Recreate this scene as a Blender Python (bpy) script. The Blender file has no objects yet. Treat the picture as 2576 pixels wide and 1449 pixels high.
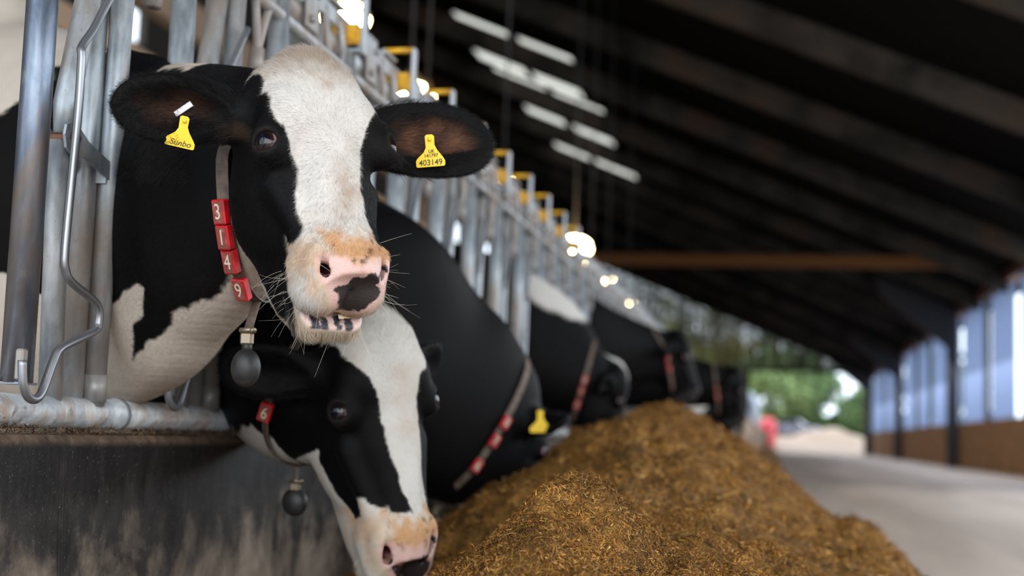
import bpy, math, random
import numpy as np
from mathutils import Vector, Matrix

# ---------------------------------------------------------------- camera, world, light, exposure
SC = bpy.context.scene
COL = SC.collection
RES = (2576, 1449)
F_PX = 3400.0
CAM_Z = 0.72

def rot_x(a):
    c, s = math.cos(a), math.sin(a)
    return np.array([[1, 0, 0], [0, c, -s], [0, s, c]])

def rot_z(a):
    c, s = math.cos(a), math.sin(a)
    return np.array([[c, -s, 0], [s, c, 0], [0, 0, 1]])

CAM_R = rot_z(0.19633569) @ rot_x(math.pi / 2 + 0.10664851) @ rot_z(0.03490659)
CAM_C = np.array([0.0, 0.0, CAM_Z])
cam_data = bpy.data.cameras.new('camera')
cam = bpy.data.objects.new('camera', cam_data)
COL.objects.link(cam)
m4 = np.eye(4); m4[:3, :3] = CAM_R; m4[:3, 3] = CAM_C
cam.matrix_world = Matrix(m4.tolist())
cam_data.sensor_width = 36.0
cam_data.lens = F_PX / RES[0] * 36.0
cam_data.clip_start = 0.05
cam_data.clip_end = 600
cam_data.dof.use_dof = True
cam_data.dof.focus_distance = 2.20
cam_data.dof.aperture_fstop = 2.4
SC.camera = cam

SC.view_settings.view_transform = 'Standard'
SC.view_settings.look = 'None'
SC.view_settings.gamma = 1.0
SC.view_settings.use_curve_mapping = False
SC.view_settings.exposure = 0.0
SC.cycles.use_denoising = True
SC.cycles.max_bounces = 6
SC.cycles.diffuse_bounces = 3
SC.cycles.glossy_bounces = 3
SC.cycles.transmission_bounces = 4
SC.cycles.sample_clamp_indirect = 4.0
SC.cycles.caustics_reflective = False
SC.cycles.caustics_refractive = False

# ---------------------------------------------------------------- helpers
def tag(o, label=None, cat=None, group=None, kind=None):
    if label: o['label'] = label
    if cat: o['category'] = cat
    if group: o['group'] = group
    if kind: o['kind'] = kind
    return o

def empty(name, loc=(0, 0, 0)):
    o = bpy.data.objects.new(name, None)
    o.location = loc
    o.empty_display_size = 0.05
    COL.objects.link(o)
    return o

def link(name, me, mat=None, parent=None):
    o = bpy.data.objects.new(name, me)
    COL.objects.link(o)
    if mat is not None:
        for m in (mat if isinstance(mat, (list, tuple)) else [mat]):
            me.materials.append(m)
    if parent is not None:
        o.parent = parent
        o.matrix_parent_inverse = Matrix.Translation(-Vector(parent.location)) if parent.type == 'EMPTY' else Matrix.Identity(4)
    return o

def np_mesh(name, v, faces, smooth=True):
    """v (n,3), faces (m,4) or (m,3) int arrays"""
    me = bpy.data.meshes.new(name)
    v = np.asarray(v, dtype=np.float32); faces = np.asarray(faces, dtype=np.int32)
    n, m, k = len(v), len(faces), faces.shape[1]
    me.vertices.add(n); me.vertices.foreach_set('co', v.ravel())
    me.loops.add(m * k); me.loops.foreach_set('vertex_index', faces.ravel())
    me.polygons.add(m)
    me.polygons.foreach_set('loop_start', np.arange(0, m * k, k, dtype=np.int32))
    me.polygons.foreach_set('loop_total', np.full(m, k, dtype=np.int32))
    if smooth: me.polygons.foreach_set('use_smooth', np.ones(m, dtype=bool))
    me.update(calc_edges=True)
    return me

def add_color(me, name, cols):
    c = np.ones((len(cols), 4), dtype=np.float32); c[:, :3] = cols
    at = me.color_attributes.new(name, 'FLOAT_COLOR', 'POINT')
    at.data.foreach_set('color', c.ravel())

class MB:
    """collects primitives; build() links them as one mesh object"""
    def __init__(s): s.v = []; s.f = []; s.mi = []; s.sm = []; s.m = 0
    def _add(s, vs, fs, smooth=True):
        b = len(s.v); s.v += [tuple(map(float, p)) for p in vs]
        for f in fs: s.f.append([b + i for i in f]); s.mi.append(s.m); s.sm.append(smooth)
    def box(s, c, size, R=None, bev=0.0):
        c = np.array(c, float); h = np.array(size, float) / 2
        bev = min(bev, h.min() * .9)
        pts = []; 
        if bev <= 0:
            for z in (-1, 1):
                for y in (-1, 1):
                    for x in (-1, 1): pts.append(h * (x, y, z))
            fs = [(0, 2, 3, 1), (4, 5, 7, 6), (0, 1, 5, 4), (2, 6, 7, 3), (0, 4, 6, 2), (1, 3, 7, 5)]
        else:
            g = h - bev; idx = {}
            for x in (-1, 1):
                for y in (-1, 1):
                    for z in (-1, 1):
                        for a in range(3):
                            p = g * (x, y, z); p[a] += bev * (x, y, z)[a]
                            idx[(x, y, z, a)] = len(pts); pts.append(p)
            fs = []
            for a in range(3):
                b_, c_ = (a + 1) % 3, (a + 2) % 3
                for sg in (-1, 1):
                    q = []
                    for (u, w) in ((-1, -1), (1, -1), (1, 1), (-1, 1)):
                        k = [0, 0, 0]; k[a] = sg; k[b_] = u; k[c_] = w; q.append(idx[(*k, a)])
                    fs.append(q if sg > 0 else q[::-1])
                for u in (-1, 1):
                    for w in (-1, 1):
                        k0 = [0, 0, 0]; k0[b_] = u; k0[c_] = w
                        k1 = list(k0); k0[a] = -1; k1[a] = 1
                        q = [idx[(*k0, b_)], idx[(*k1, b_)], idx[(*k1, c_)], idx[(*k0, c_)]]
                        fs.append(q if u * w < 0 else q[::-1])
            for x in (-1, 1):
                for y in (-1, 1):
                    for z in (-1, 1):
                        q = [idx[(x, y, z, 0)], idx[(x, y, z, 1)], idx[(x, y, z, 2)]]
                        fs.append(q if x * y * z > 0 else q[::-1])
        R = np.eye(3) if R is None else np.array(R)
        s._add([c + R @ p for p in pts], fs, False)
    def tube(s, path, r, n=12, closed=False, caps=True, flat=None):
        P = [np.array(p, float) for p in path]; N = len(P)
        rs = r if isinstance(r, (list, tuple, np.ndarray)) else [r] * N
        T = []
        for i in range(N):
            a = P[(i - 1) % N] if (closed or i > 0) else P[i]
            b = P[(i + 1) % N] if (closed or i < N - 1) else P[i]
            t = b - a; T.append(t / (np.linalg.norm(t) + 1e-12))
        u = np.cross(T[0], (0, 0, 1.0))
        if np.linalg.norm(u) < 1e-3: u = np.cross(T[0], (1.0, 0, 0))
        u /= np.linalg.norm(u); vs = []
        for i in range(N):
            u = u - T[i] * (u @ T[i]); u /= np.linalg.norm(u); w = np.cross(T[i], u)
            fl = 1.0 if flat is None else flat
            for k in range(n):
                a = 2 * math.pi * k / n
                vs.append(P[i] + rs[i] * (math.cos(a) * u + math.sin(a) * w * fl))
        fs = []
        for i in range(N if closed else N - 1):
            j = (i + 1) % N
            for k in range(n):
                k2 = (k + 1) % n
                fs.append((i * n + k, i * n + k2, j * n + k2, j * n + k))
        if caps and not closed:
            fs.append(tuple(range(n))[::-1]); fs.append(tuple((N - 1) * n + k for k in range(n)))
        s._add(vs, fs)
    def prism(s, pts, ax_o, ax_u, ax_v, th):
        """outline pts (u,v) in a plane, extruded by th along the normal (centred)"""
        o, u, v = np.array(ax_o, float), np.array(ax_u, float), np.array(ax_v, float)
        n = np.cross(u, v); n /= np.linalg.norm(n); k = len(pts)
        vs = [o + u * a + v * b + n * th / 2 for a, b in pts] + [o + u * a + v * b - n * th / 2 for a, b in pts]
        fs = [tuple(range(k)), tuple(range(2 * k - 1, k - 1, -1))] + [(i, k + i, k + (i + 1) % k, (i + 1) % k) for i in range(k)]
        s._add(vs, fs, False)
    def sphere(s, c, r, R=None, nu=16, nv=10):
        c = np.array(c, float); r = np.array(r if hasattr(r, '__len__') else (r,) * 3, float); R = np.eye(3) if R is None else R
        vs = [c + R @ (r * (0, 0, 1))]
        for i in range(1, nv):
            t = math.pi * i / nv
            for k in range(nu):
                a = 2 * math.pi * k / nu
                vs.append(c + R @ (r * (math.sin(t) * math.cos(a), math.sin(t) * math.sin(a), math.cos(t))))
        vs.append(c + R @ (r * (0, 0, -1))); fs = []
        for k in range(nu):
            fs.append((0, 1 + k, 1 + (k + 1) % nu)); L = 1 + (nv - 2) * nu
            fs.append((L + k, len(vs) - 1, L + (k + 1) % nu))
            for i in range(nv - 2):
                a, b = 1 + i * nu, 1 + (i + 1) * nu
                fs.append((a + k, b + k, b + (k + 1) % nu, a + (k + 1) % nu))
        s._add(vs, fs)
    def mesh(s, name='m'):
        me = bpy.data.meshes.new(name); me.from_pydata(s.v, [], s.f)
        me.polygons.foreach_set('material_index', s.mi); me.polygons.foreach_set('use_smooth', s.sm); me.update()
        return me
    def build(s, name, mat, parent=None):
        return link(name, s.mesh(name), mat, parent)

def spline(pts, n=8, closed=False):
    P = [np.array(p, float) for p in pts]; N = len(P); out = []
    for i in range(N if closed else N - 1):
        if closed: p0, p1, p2, p3 = P[i - 1], P[i], P[(i + 1) % N], P[(i + 2) % N]
        else: p0, p1, p2, p3 = P[max(i - 1, 0)], P[i], P[i + 1], P[min(i + 2, N - 1)]
        for k in range(n):
            t = k / n
            out.append(.5 * ((2 * p1) + (-p0 + p2) * t + (2 * p0 - 5 * p1 + 4 * p2 - p3) * t * t + (-p0 + 3 * p1 - 3 * p2 + p3) * t ** 3))
    if not closed: out.append(P[-1])
    return out

def _hash(i, j, k, seed):
    h = (i.astype(np.int64) * 374761393 + j.astype(np.int64) * 668265263 + k.astype(np.int64) * 2147483647 + seed * 1274126177) & 0xffffffff
    h = ((h ^ (h >> 13)) * 1274126177) & 0xffffffff
    h = ((h ^ (h >> 16)) * 2246822519) & 0xffffffff
    return ((h ^ (h >> 15)) & 0xffffff) / float(0xffffff)

def vnoise(p, freq, seed=0):
    """value noise in -1..1 at points p (n,3)"""
    q = np.asarray(p, float) * freq; i = np.floor(q); f = q - i; f = f * f * (3 - 2 * f); i = i.astype(np.int64)
    r = 0
    for dx in (0, 1):
        for dy in (0, 1):
            for dz in (0, 1):
                w = (f[:, 0] if dx else 1 - f[:, 0]) * (f[:, 1] if dy else 1 - f[:, 1]) * (f[:, 2] if dz else 1 - f[:, 2])
                r = r + w * _hash(i[:, 0] + dx, i[:, 1] + dy, i[:, 2] + dz, seed)
    return r * 2 - 1

def fbm(p, freq, oct=3, seed=0):
    r = 0; a = 1.0
    for o in range(oct): r = r + a * vnoise(p, freq * 2 ** o, seed + o); a *= .5
    return r

def poly_sd(p, poly):
    """signed distance (negative inside) of 2-D points p (n,2) to polygon"""
    p = np.asarray(p, float); P = np.array(poly, float); n = len(P)
    d = np.full(len(p), 1e9); s = np.ones(len(p))
    for i in range(n):
        a, b = P[i], P[i - 1]; e = b - a; w = p - a
        t = np.clip((w @ e) / (e @ e), 0, 1); q = w - t[:, None] * e
        d = np.minimum(d, (q * q).sum(1))
        c1 = p[:, 1] >= a[1]; c2 = p[:, 1] < b[1]; c3 = e[0] * w[:, 1] > e[1] * w[:, 0]
        fl = (c1 & c2 & c3) | (~c1 & ~c2 & ~c3); s = np.where(fl, -s, s)
    return s * np.sqrt(d)

# ---------------------------------------------------------------- implicit modelling for the animals
class Vol:
    def __init__(s, xs, ys, zs):
        s.ax = [np.asarray(a, np.float32) for a in (xs, ys, zs)]
        s.F = np.full([len(a) for a in s.ax], 0.08, np.float32)
    def op(s, fn, c, r, k=0.02, mode='add'):
        sl = []
        for a, ci, in zip(s.ax, c):
            i0 = int(np.searchsorted(a, ci - r)); i1 = int(np.searchsorted(a, ci + r)); sl.append(slice(max(i0 - 1, 0), min(i1 + 1, len(a))))
        if any(q.stop <= q.start for q in sl): return
        X, Y, Z = (a[q] for a, q in zip(s.ax, sl))
        d = fn(X[:, None, None], Y[None, :, None], Z[None, None, :]).astype(np.float32)
        A = s.F[tuple(sl)]
        if mode == 'add':
            h = np.maximum(k - np.abs(A - d), 0) / k
            s.F[tuple(sl)] = np.minimum(A, d) - h * h * k * .25
        else:
            d = -d; h = np.maximum(k - np.abs(A - d), 0) / k
            s.F[tuple(sl)] = np.maximum(A, d) + h * h * k * .25
    def surface(s, relax=2):
        F = s.F; ax = s.ax; nx, ny, nz = F.shape
        ins = F < 0
        cell = np.zeros((nx - 1, ny - 1, nz - 1), np.int8)
        for dx in (0, 1):
            for dy in (0, 1):
                for dz in (0, 1): cell += ins[dx:nx - 1 + dx, dy:ny - 1 + dy, dz:nz - 1 + dz]
        act = (cell > 0) & (cell < 8)
        ci = np.argwhere(act); idx = np.full(act.shape, -1, np.int64); idx[act] = np.arange(len(ci))
        acc = np.zeros((len(ci), 3)); cnt = np.zeros(len(ci))
        def co(i, j, k): return np.stack([ax[0][i], ax[1][j], ax[2][k]], 1).astype(float)
        I, J, K = ci.T
        for a in range(3):
            for u in (0, 1):
                for w in (0, 1):
                    o = [0, 0, 0]; o[(a + 1) % 3] = u; o[(a + 2) % 3] = w
                    e = list(o); e[a] = 1
                    f0 = F[I + o[0], J + o[1], K + o[2]].astype(float); f1 = F[I + e[0], J + e[1], K + e[2]].astype(float)
                    m = (f0 < 0) != (f1 < 0)
                    t = np.where(m, f0 / np.where(np.abs(f0 - f1) < 1e-12, 1, f0 - f1), 0)[:, None]
                    p = co(I + o[0], J + o[1], K + o[2]) * (1 - t) + co(I + e[0], J + e[1], K + e[2]) * t
                    acc += np.where(m[:, None], p, 0); cnt += m
        V = acc / cnt[:, None]
        faces = []
        for a in range(3):
            b, c = (a + 1) % 3, (a + 2) % 3
            s0 = [slice(None)] * 3; s1 = [slice(None)] * 3
            s0[a] = slice(0, -1); s1[a] = slice(1, None)
            for q in (b, c): s0[q] = slice(1, -1); s1[q] = slice(1, -1)
            i0 = ins[tuple(s0)]; i1 = ins[tuple(s1)]
            E = np.argwhere(i0 != i1); flip = i0[tuple(E.T)]
            E[:, b] += 1; E[:, c] += 1
            def cellid(db, dc):
                G = E.copy(); G[:, b] += db; G[:, c] += dc; return idx[G[:, 0], G[:, 1], G[:, 2]]
            q = np.stack([cellid(-1, -1), cellid(0, -1), cellid(0, 0), cellid(-1, 0)], 1)
            q[~flip] = q[~flip][:, ::-1]; faces.append(q)
        Q = np.concatenate(faces); Q = Q[(Q >= 0).all(1)]
        e0 = Q.ravel(); e1 = np.roll(Q, -1, axis=1).ravel()
        for _ in range(relax):
            S = np.zeros_like(V); n = np.zeros(len(V))
            for d in range(3): S[:, d] = np.bincount(e0, V[e1][:, d], len(V)) + np.bincount(e1, V[e0][:, d], len(V))
            n = np.bincount(e0, minlength=len(V)) + np.bincount(e1, minlength=len(V))
            V = V * .5 + .5 * S / np.maximum(n, 1)[:, None]
        return V, Q

def vert_normals(V, Q):
    a = V[Q[:, 2]] - V[Q[:, 0]]; b = V[Q[:, 3 if Q.shape[1] > 3 else 1]] - V[Q[:, 1 if Q.shape[1] > 3 else 0]]
    fn = np.cross(a, b); N = np.zeros_like(V)
    for k in range(Q.shape[1]):
        for d in range(3): N[:, d] += np.bincount(Q[:, k], fn[:, d], len(V))
    return N / (np.linalg.norm(N, axis=1)[:, None] + 1e-12)

def warp_axis(lo, hi, flo, fhi, fine, coarse):
    """grid axis: fine spacing in flo..fhi, growing to coarse outside"""
    a = list(np.arange(flo, fhi + fine, fine)); st = fine
    while a[-1] < hi: st = min(st * 1.06, coarse); a.append(a[-1] + st)
    st = fine
    while a[0] > lo: st = min(st * 1.06, coarse); a.insert(0, a[0] - st)
    return np.array(a)

def ell(r):
    r = np.array(r, float)
    def f(x, y, z):
        k0 = np.sqrt((x / r[0]) ** 2 + (y / r[1]) ** 2 + (z / r[2]) ** 2)
        k1 = np.sqrt((x / r[0] ** 2) ** 2 + (y / r[1] ** 2) ** 2 + (z / r[2] ** 2) ** 2) + 1e-6
        return k0 * (k0 - 1) / k1
    return f

# ---------------------------------------------------------------- world and daylight
W = bpy.data.worlds.new('sky'); SC.world = W; W.use_nodes = True
bg = W.node_tree.nodes['Background']
bg.inputs[0].default_value = (.80, .90, 1.0, 1); bg.inputs[1].default_value = 2.8

def lamp(name, typ, loc, rot, energy, col, size=None, size_y=None, angle=None):
    l = bpy.data.lights.new(name, typ); l.energy = energy; l.color = col
    if size: l.shape = 'RECTANGLE'; l.size = size; l.size_y = size_y or size
    if angle is not None: l.angle = angle
    o = bpy.data.objects.new(name, l); o.location = loc; o.rotation_euler = rot; COL.objects.link(o); return o

# daylight through the open end of the barn behind the photographer
lamp('daylight_open_end', 'AREA', (1.6, -4.5, 3.3), (math.radians(82), 0, math.radians(6)), 390, (1.0, .975, .94), 8.5, 4.6)
# added fill lamp on the right, standing in for side daylight on the floor
lamp('fill_right_side', 'AREA', (6.4, 13.0, 3.9), (0, math.radians(52), 0), 640, (.90, .95, 1.0), 3.6, 26)
lamp('fill_far_side', 'AREA', (6.4, 64.0, 3.9), (0, math.radians(48), 0), 1500, (.93, .95, 1.0), 3.4, 70)  # second added fill, inside the sheeting, brightens the far floor
# sun on the yard beyond the far end
lamp('sun', 'SUN', (0, 0, 30), (math.radians(-38), math.radians(-28), 0), 1.6, (1.0, .95, .86), angle=.01)

# ---------------------------------------------------------------- materials
def new_mat(name, base=(.5, .5, .5), rough=.5, metal=0.0, spec=None, coat=0.0, emit=None, estr=0.0):
    m = bpy.data.materials.new(name); m.use_nodes = True
    b = m.node_tree.nodes['Principled BSDF']
    b.inputs['Base Color'].default_value = (*base, 1); b.inputs['Roughness'].default_value = rough; b.inputs['Metallic'].default_value = metal
    if spec is not None: b.inputs['Specular IOR Level'].default_value = spec
    if coat: b.inputs['Coat Weight'].default_value = coat; b.inputs['Coat Roughness'].default_value = .05
    if emit: b.inputs['Emission Color'].default_value = (*emit, 1); b.inputs['Emission Strength'].default_value = estr
    return m

class N:
    """short-hand for building node trees"""
    def __init__(s, m): s.t = m.node_tree; s.b = s.t.nodes['Principled BSDF']
    def n(s, typ, **kw):
        q = s.t.nodes.new(typ)
        for k, v in kw.items(): setattr(q, k, v)
        return q
    def put(s, sock, v):
        if isinstance(v, bpy.types.NodeSocket): s.t.links.new(v, sock)
        elif isinstance(v, (tuple, list)): sock.default_value = (*v, 1) if len(v) == 3 and len(sock.default_value) == 4 else v
        else: sock.default_value = v
    def obj(s, scale=(1, 1, 1), loc=(0, 0, 0)):
        c = s.n('ShaderNodeTexCoord'); mp = s.n('ShaderNodeMapping'); s.put(mp.inputs['Vector'], c.outputs['Object'])
        mp.inputs['Scale'].default_value = scale; mp.inputs['Location'].default_value = loc
        return mp.outputs[0]
    def noise(s, vec, scale, detail=4, rough=.55, dist=0.0):
        q = s.n('ShaderNodeTexNoise'); s.put(q.inputs['Vector'], vec); q.inputs['Scale'].default_value = scale
        q.inputs['Detail'].default_value = detail; q.inputs['Roughness'].default_value = rough; q.inputs['Distortion'].default_value = dist
        return q.outputs['Fac']
    def ramp(s, fac, stops, interp='LINEAR'):
        q = s.n('ShaderNodeValToRGB'); s.put(q.inputs[0], fac); q.color_ramp.interpolation = interp
        e = q.color_ramp.elements
        while len(e) < len(stops): e.new(.5)
        for i, (p, c) in enumerate(stops): e[i].position = p; e[i].color = (*c, 1) if len(c) == 3 else c
        return q.outputs[0]
    def mix(s, fac, a, b, blend='MIX'):
        q = s.n('ShaderNodeMix', data_type='RGBA', blend_type=blend)
        s.put(q.inputs[0], fac); s.put(q.inputs[6], a); s.put(q.inputs[7], b); return q.outputs[2]
    def math(s, op, a, b=0.0, c=None):
        q = s.n('ShaderNodeMath', operation=op); s.put(q.inputs[0], a); s.put(q.inputs[1], b)
        if c is not None: s.put(q.inputs[2], c)
        return q.outputs[0]
    def bump(s, h, strength=.3, dist=.01):
        q = s.n('ShaderNodeBump'); s.put(q.inputs['Height'], h); q.inputs['Strength'].default_value = strength; q.inputs['Distance'].default_value = dist
        s.put(s.b.inputs['Normal'], q.outputs[0])
    def col(s, v): s.put(s.b.inputs['Base Color'], v)
    def rough(s, v): s.put(s.b.inputs['Roughness'], v)
    def attr(s, name): q = s.n('ShaderNodeAttribute', attribute_name=name); return q.outputs['Color']

def two(k): return ((k, k, k))

# galvanised steel with rust-brown grime
M_GALV = new_mat('galvanised_steel', (.4, .44, .48), .42, .55)
g = N(M_GALV)
a1 = g.noise(g.obj((1, 1, .35)), 38, 5, .6); a2 = g.noise(g.obj((1, 1, .4)), 6.5, 5, .65, .5); a3 = g.noise(g.obj(), 160, 3, .6)
base = g.ramp(a1, [(.30, (.24, .27, .30)), (.55, (.40, .44, .47)), (.75, (.56, .61, .64))])
dirt = g.ramp(a2, [(.40, (0, 0, 0)), (.60, (1, 1, 1))])
cc = g.mix(g.math('MULTIPLY', dirt, .72), base, (.235, .165, .115))
cc = g.mix(g.ramp(a3, [(.66, (0, 0, 0)), (.74, (.6, .6, .6))]), cc, (.10, .07, .05))
g.col(cc); g.rough(g.ramp(a1, [(.3, two(.34)), (.8, two(.62))])); g.put(g.b.inputs['Metallic'], g.ramp(dirt, [(0, two(.55)), (1, two(.05))])); g.bump(a3, .12, .002)
M_RAIL = new_mat('grimy_galvanised_steel', (.4, .44, .48), .42, .3)
g = N(M_RAIL)
a1 = g.noise(g.obj((1, .6, 1)), 26, 5, .6, .4); a2 = g.noise(g.obj((1, 1, 1)), 8, 5, .7, .8); a3 = g.noise(g.obj(), 120, 3, .6)
base = g.ramp(a1, [(.32, (.28, .31, .34)), (.55, (.48, .51, .53)), (.75, (.68, .69, .68))])
cc = g.mix(g.ramp(a2, [(.47, two(0)), (.62, two(.75))]), base, (.28, .185, .12))
cc = g.mix(g.ramp(g.noise(g.obj(), 14, 4, .6, 1.0), [(.62, two(0)), (.72, two(.7))]), cc, (.05, .055, .07))
g.col(cc); g.rough(.5); g.bump(g.math('ADD', a2, a3), .2, .003)
# the darker, worn steel of the nearest locking bar
M_WORN = new_mat('worn_steel', (.2, .24, .3), .36, .7)
g = N(M_WORN)
a1 = g.noise(g.obj((1, 1, .3)), 30, 5, .65, .6); a2 = g.noise(g.obj((1, 1, .4)), 5, 4, .65, .8)
base = g.ramp(a1, [(.3, (.10, .125, .17)), (.6, (.20, .235, .29)), (.8, (.42, .45, .48))])
g.col(g.mix(g.ramp(a2, [(.52, (0, 0, 0)), (.68, (.75, .75, .75))]), base, (.30, .22, .15))); g.bump(a1, .15, .003)
M_ROD = new_mat('grey_rod', (.30, .31, .33), .38, .75)
M_RUST = new_mat('rusty_bolt', (.20, .09, .05), .7, .2)
M_YEL = new_mat('yellow_paint', (.75, .38, .015), .45)
g = N(M_YEL); g.col(g.ramp(g.noise(g.obj(), 30, 4), [(.35, (.40, .17, .01)), (.55, (.85, .46, .02))]))
M_STICK = new_mat('yellow_sticker', (.75, .62, .12), .5)

# kerb concrete, polished dark by the animals
M_KERB = new_mat('kerb_concrete', (.1, .09, .08), .5, spec=.22)
g = N(M_KERB); v = g.obj()
a1 = g.noise(g.obj((1, 1.25, 1.0)), 4.2, 9, .66, .25); a2 = g.noise(g.obj((1, 1, .2)), 60, 5, .65); a3 = g.noise(v, 210, 3, .6)
sx = g.n('ShaderNodeSeparateXYZ'); g.put(sx.inputs[0], v)
low = g.math('MULTIPLY', g.math('SUBTRACT', .57, sx.outputs['Z']), 1.1)
fac = g.math('ADD', a1, low)
base = g.ramp(fac, [(.46, (.011, .0098, .0095)), (.58, (.032, .028, .025)), (.70, (.15, .115, .088)), (.85, (.30, .24, .185))])
base = g.mix(g.ramp(a2, [(.40, two(.0)), (.78, two(.10))]), base, (.14, .13, .13))
base = g.mix(g.ramp(a3, [(.66, two(0)), (.71, two(.55))]), base, (.30, .25, .20))
wob = g.math('MULTIPLY', g.noise(g.obj((0, 0, 1)), 9, 2), .008)
for k, (y0, wd) in enumerate(((2.108, .0011), (2.118, .0007), (2.126, .0007), (2.137, .0004))):
    d = g.math('ABSOLUTE', g.math('SUBTRACT', g.math('ADD', g.math('ADD', sx.outputs['Y'], g.math('MULTIPLY', sx.outputs['Z'], .10)), wob), y0 + .0715))
    base = g.mix(g.math('LESS_THAN', d, wd), base, (.012, .009, .008))
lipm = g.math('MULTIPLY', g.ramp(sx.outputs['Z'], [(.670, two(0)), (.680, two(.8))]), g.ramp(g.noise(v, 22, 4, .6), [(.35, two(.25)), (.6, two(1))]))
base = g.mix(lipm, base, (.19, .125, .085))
g.col(base); g.rough(g.ramp(a1, [(.3, two(.38)), (.7, two(.6))])); g.bump(g.math('ADD', a2, a3), .18, .004)

M_FLOOR = new_mat('floor_concrete', (.3, .26, .22), .7)
g = N(M_FLOOR)
a1 = g.noise(g.obj((1, .12, 1)), .8, 5, .6, .5); a2 = g.noise(g.obj((1, .6, 1)), 8, 5, .6)
g.col(g.mix(g.ramp(a2, [(.3, two(0)), (.8, two(.5))]), g.ramp(a1, [(.35, (.40, .32, .26)), (.6, (.70, .575, .485))]), (.52, .40, .31)))
g.rough(.55); g.bump(a2, .2, .01)
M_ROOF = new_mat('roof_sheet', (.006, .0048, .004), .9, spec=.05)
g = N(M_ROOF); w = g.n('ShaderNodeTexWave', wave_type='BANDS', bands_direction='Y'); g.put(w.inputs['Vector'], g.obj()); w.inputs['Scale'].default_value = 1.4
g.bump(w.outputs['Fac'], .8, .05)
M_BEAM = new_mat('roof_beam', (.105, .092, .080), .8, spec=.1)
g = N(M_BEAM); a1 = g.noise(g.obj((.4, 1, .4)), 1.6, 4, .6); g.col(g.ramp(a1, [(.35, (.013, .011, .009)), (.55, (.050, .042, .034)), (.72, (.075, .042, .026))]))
M_BRBEAM = new_mat('brown_beam', (.15, .062, .02), .8, spec=.1)
M_SIDEB = new_mat('tan_timber', (.36, .25, .17), .8)
M_DSTEEL = new_mat('dark_steel', (.035, .033, .035), .6)
M_WOOD = new_mat('brown_boarding', (.30, .17, .085), .75)
g = N(M_WOOD); a1 = g.noise(g.obj((1, .5, 3)), 2.2, 5, .6); g.col(g.ramp(a1, [(.3, (.36, .18, .07)), (.6, (.62, .34, .15)), (.8, (.75, .46, .22))]))
M_DBOARD = new_mat('dark_boarding', (.055, .042, .032), .8)
M_LINTEL = new_mat('red_oxide_steel', (.16, .07, .045), .7)

def sheet_mat(name, col, trans):
    m = bpy.data.materials.new(name); m.use_nodes = True; t = m.node_tree; t.nodes.remove(t.nodes['Principled BSDF'])
    tr = t.nodes.new('ShaderNodeBsdfTranslucent'); df = t.nodes.new('ShaderNodeBsdfDiffuse'); mx = t.nodes.new('ShaderNodeMixShader')
    tr.inputs[0].default_value = (*trans, 1); df.inputs[0].default_value = (*col, 1); mx.inputs[0].default_value = .6
    t.links.new(df.outputs[0], mx.inputs[1]); t.links.new(tr.outputs[0], mx.inputs[2]); t.links.new(mx.outputs[0], t.nodes['Material Output'].inputs[0])
    return m
M_CURT = sheet_mat('bluish_sheeting', (.16, .20, .30), (.19, .235, .36))
M_SKYL = sheet_mat('cream_rooflight', (.6, .58, .5), (.66, .61, .52))
M_YARD = new_mat('pale_yard', (.62, .47, .36), .9)
g = N(M_YARD); g.col(g.ramp(g.noise(g.obj(), .15, 4), [(.3, (.25, .18, .135)), (.7, (.33, .245, .19))]))
M_STRAWP = new_mat('pale_sand', (.36, .27, .21), .9)

# ---------------------------------------------------------------- the barn
FX = -1.25                 # line of the feed fence
RX = 6.7                   # right wall
Y0, Y1 = -6.0, 106.0
EZ, SLOPE = 6.0, .41
def roof_z(x): return EZ + SLOPE * (RX - x)

def struct(name, mb, mat, parent=None):
    o = mb.build(name, mat, parent); o['kind'] = 'structure'; return o

b = MB(); b.box((-3.6, 50, -.06), (20.8, 112, .12)); struct('floor', b, M_FLOOR)
b = MB()                                                     # kerb wall under the feed fence, chamfered lip
KX, KZ = FX + .062, .690
prof = [(KX, 0.0), (KX, KZ - .012), (KX - .010, KZ), (FX - .14, KZ), (FX - .14, 0.0)]
b.prism([(p[0], p[1]) for p in prof], (0, 50.5, 0), (1, 0, 0), (0, 0, 1), 109)
struct('wall_kerb', b, M_KERB)
# right wall: low boarding, posts, sheeting panels
b = MB(); b.box((RX + .10, 50, .83), (.20, 112, 1.66)); struct('wall_right', b, M_WOOD)
b = MB(); b.box((RX + .02, 50, EZ - .15), (.30, 112, .34)); struct('trim_eave', b, M_LINTEL)
def yat(px): return RX * F_PX / (px - 1955.0) if px > 1960 else 120
for i, y in enumerate((29.0, 53.5, 77.0, 101.0)):
    b = MB(); b.box((RX - .22, y, EZ / 2), (.42, .34, EZ))
    hp = [(RX - .02, EZ - 1.9), (RX - .02, roof_z(RX) - .05), (RX - 3.2, roof_z(RX - 3.2) - .05), (RX - 2.9, roof_z(RX - 2.9) - .65), (RX - .42, EZ - 1.5)]
    if i: b.prism(hp, (0, y, 0), (1, 0, 0), (0, 0, 1), .3)
    struct('column_%d' % (i + 1), b, M_DSTEEL)
for i, y in enumerate((34.6, 37.2, 46.6, 63.6, 69.5, 90.0)):
    b = MB(); b.box((RX + .05, y, (1.66 + EZ) / 2), (.16, .30, EZ - 1.66)); struct('trim_mullion_%d' % (i + 1), b, M_DSTEEL)
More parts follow.
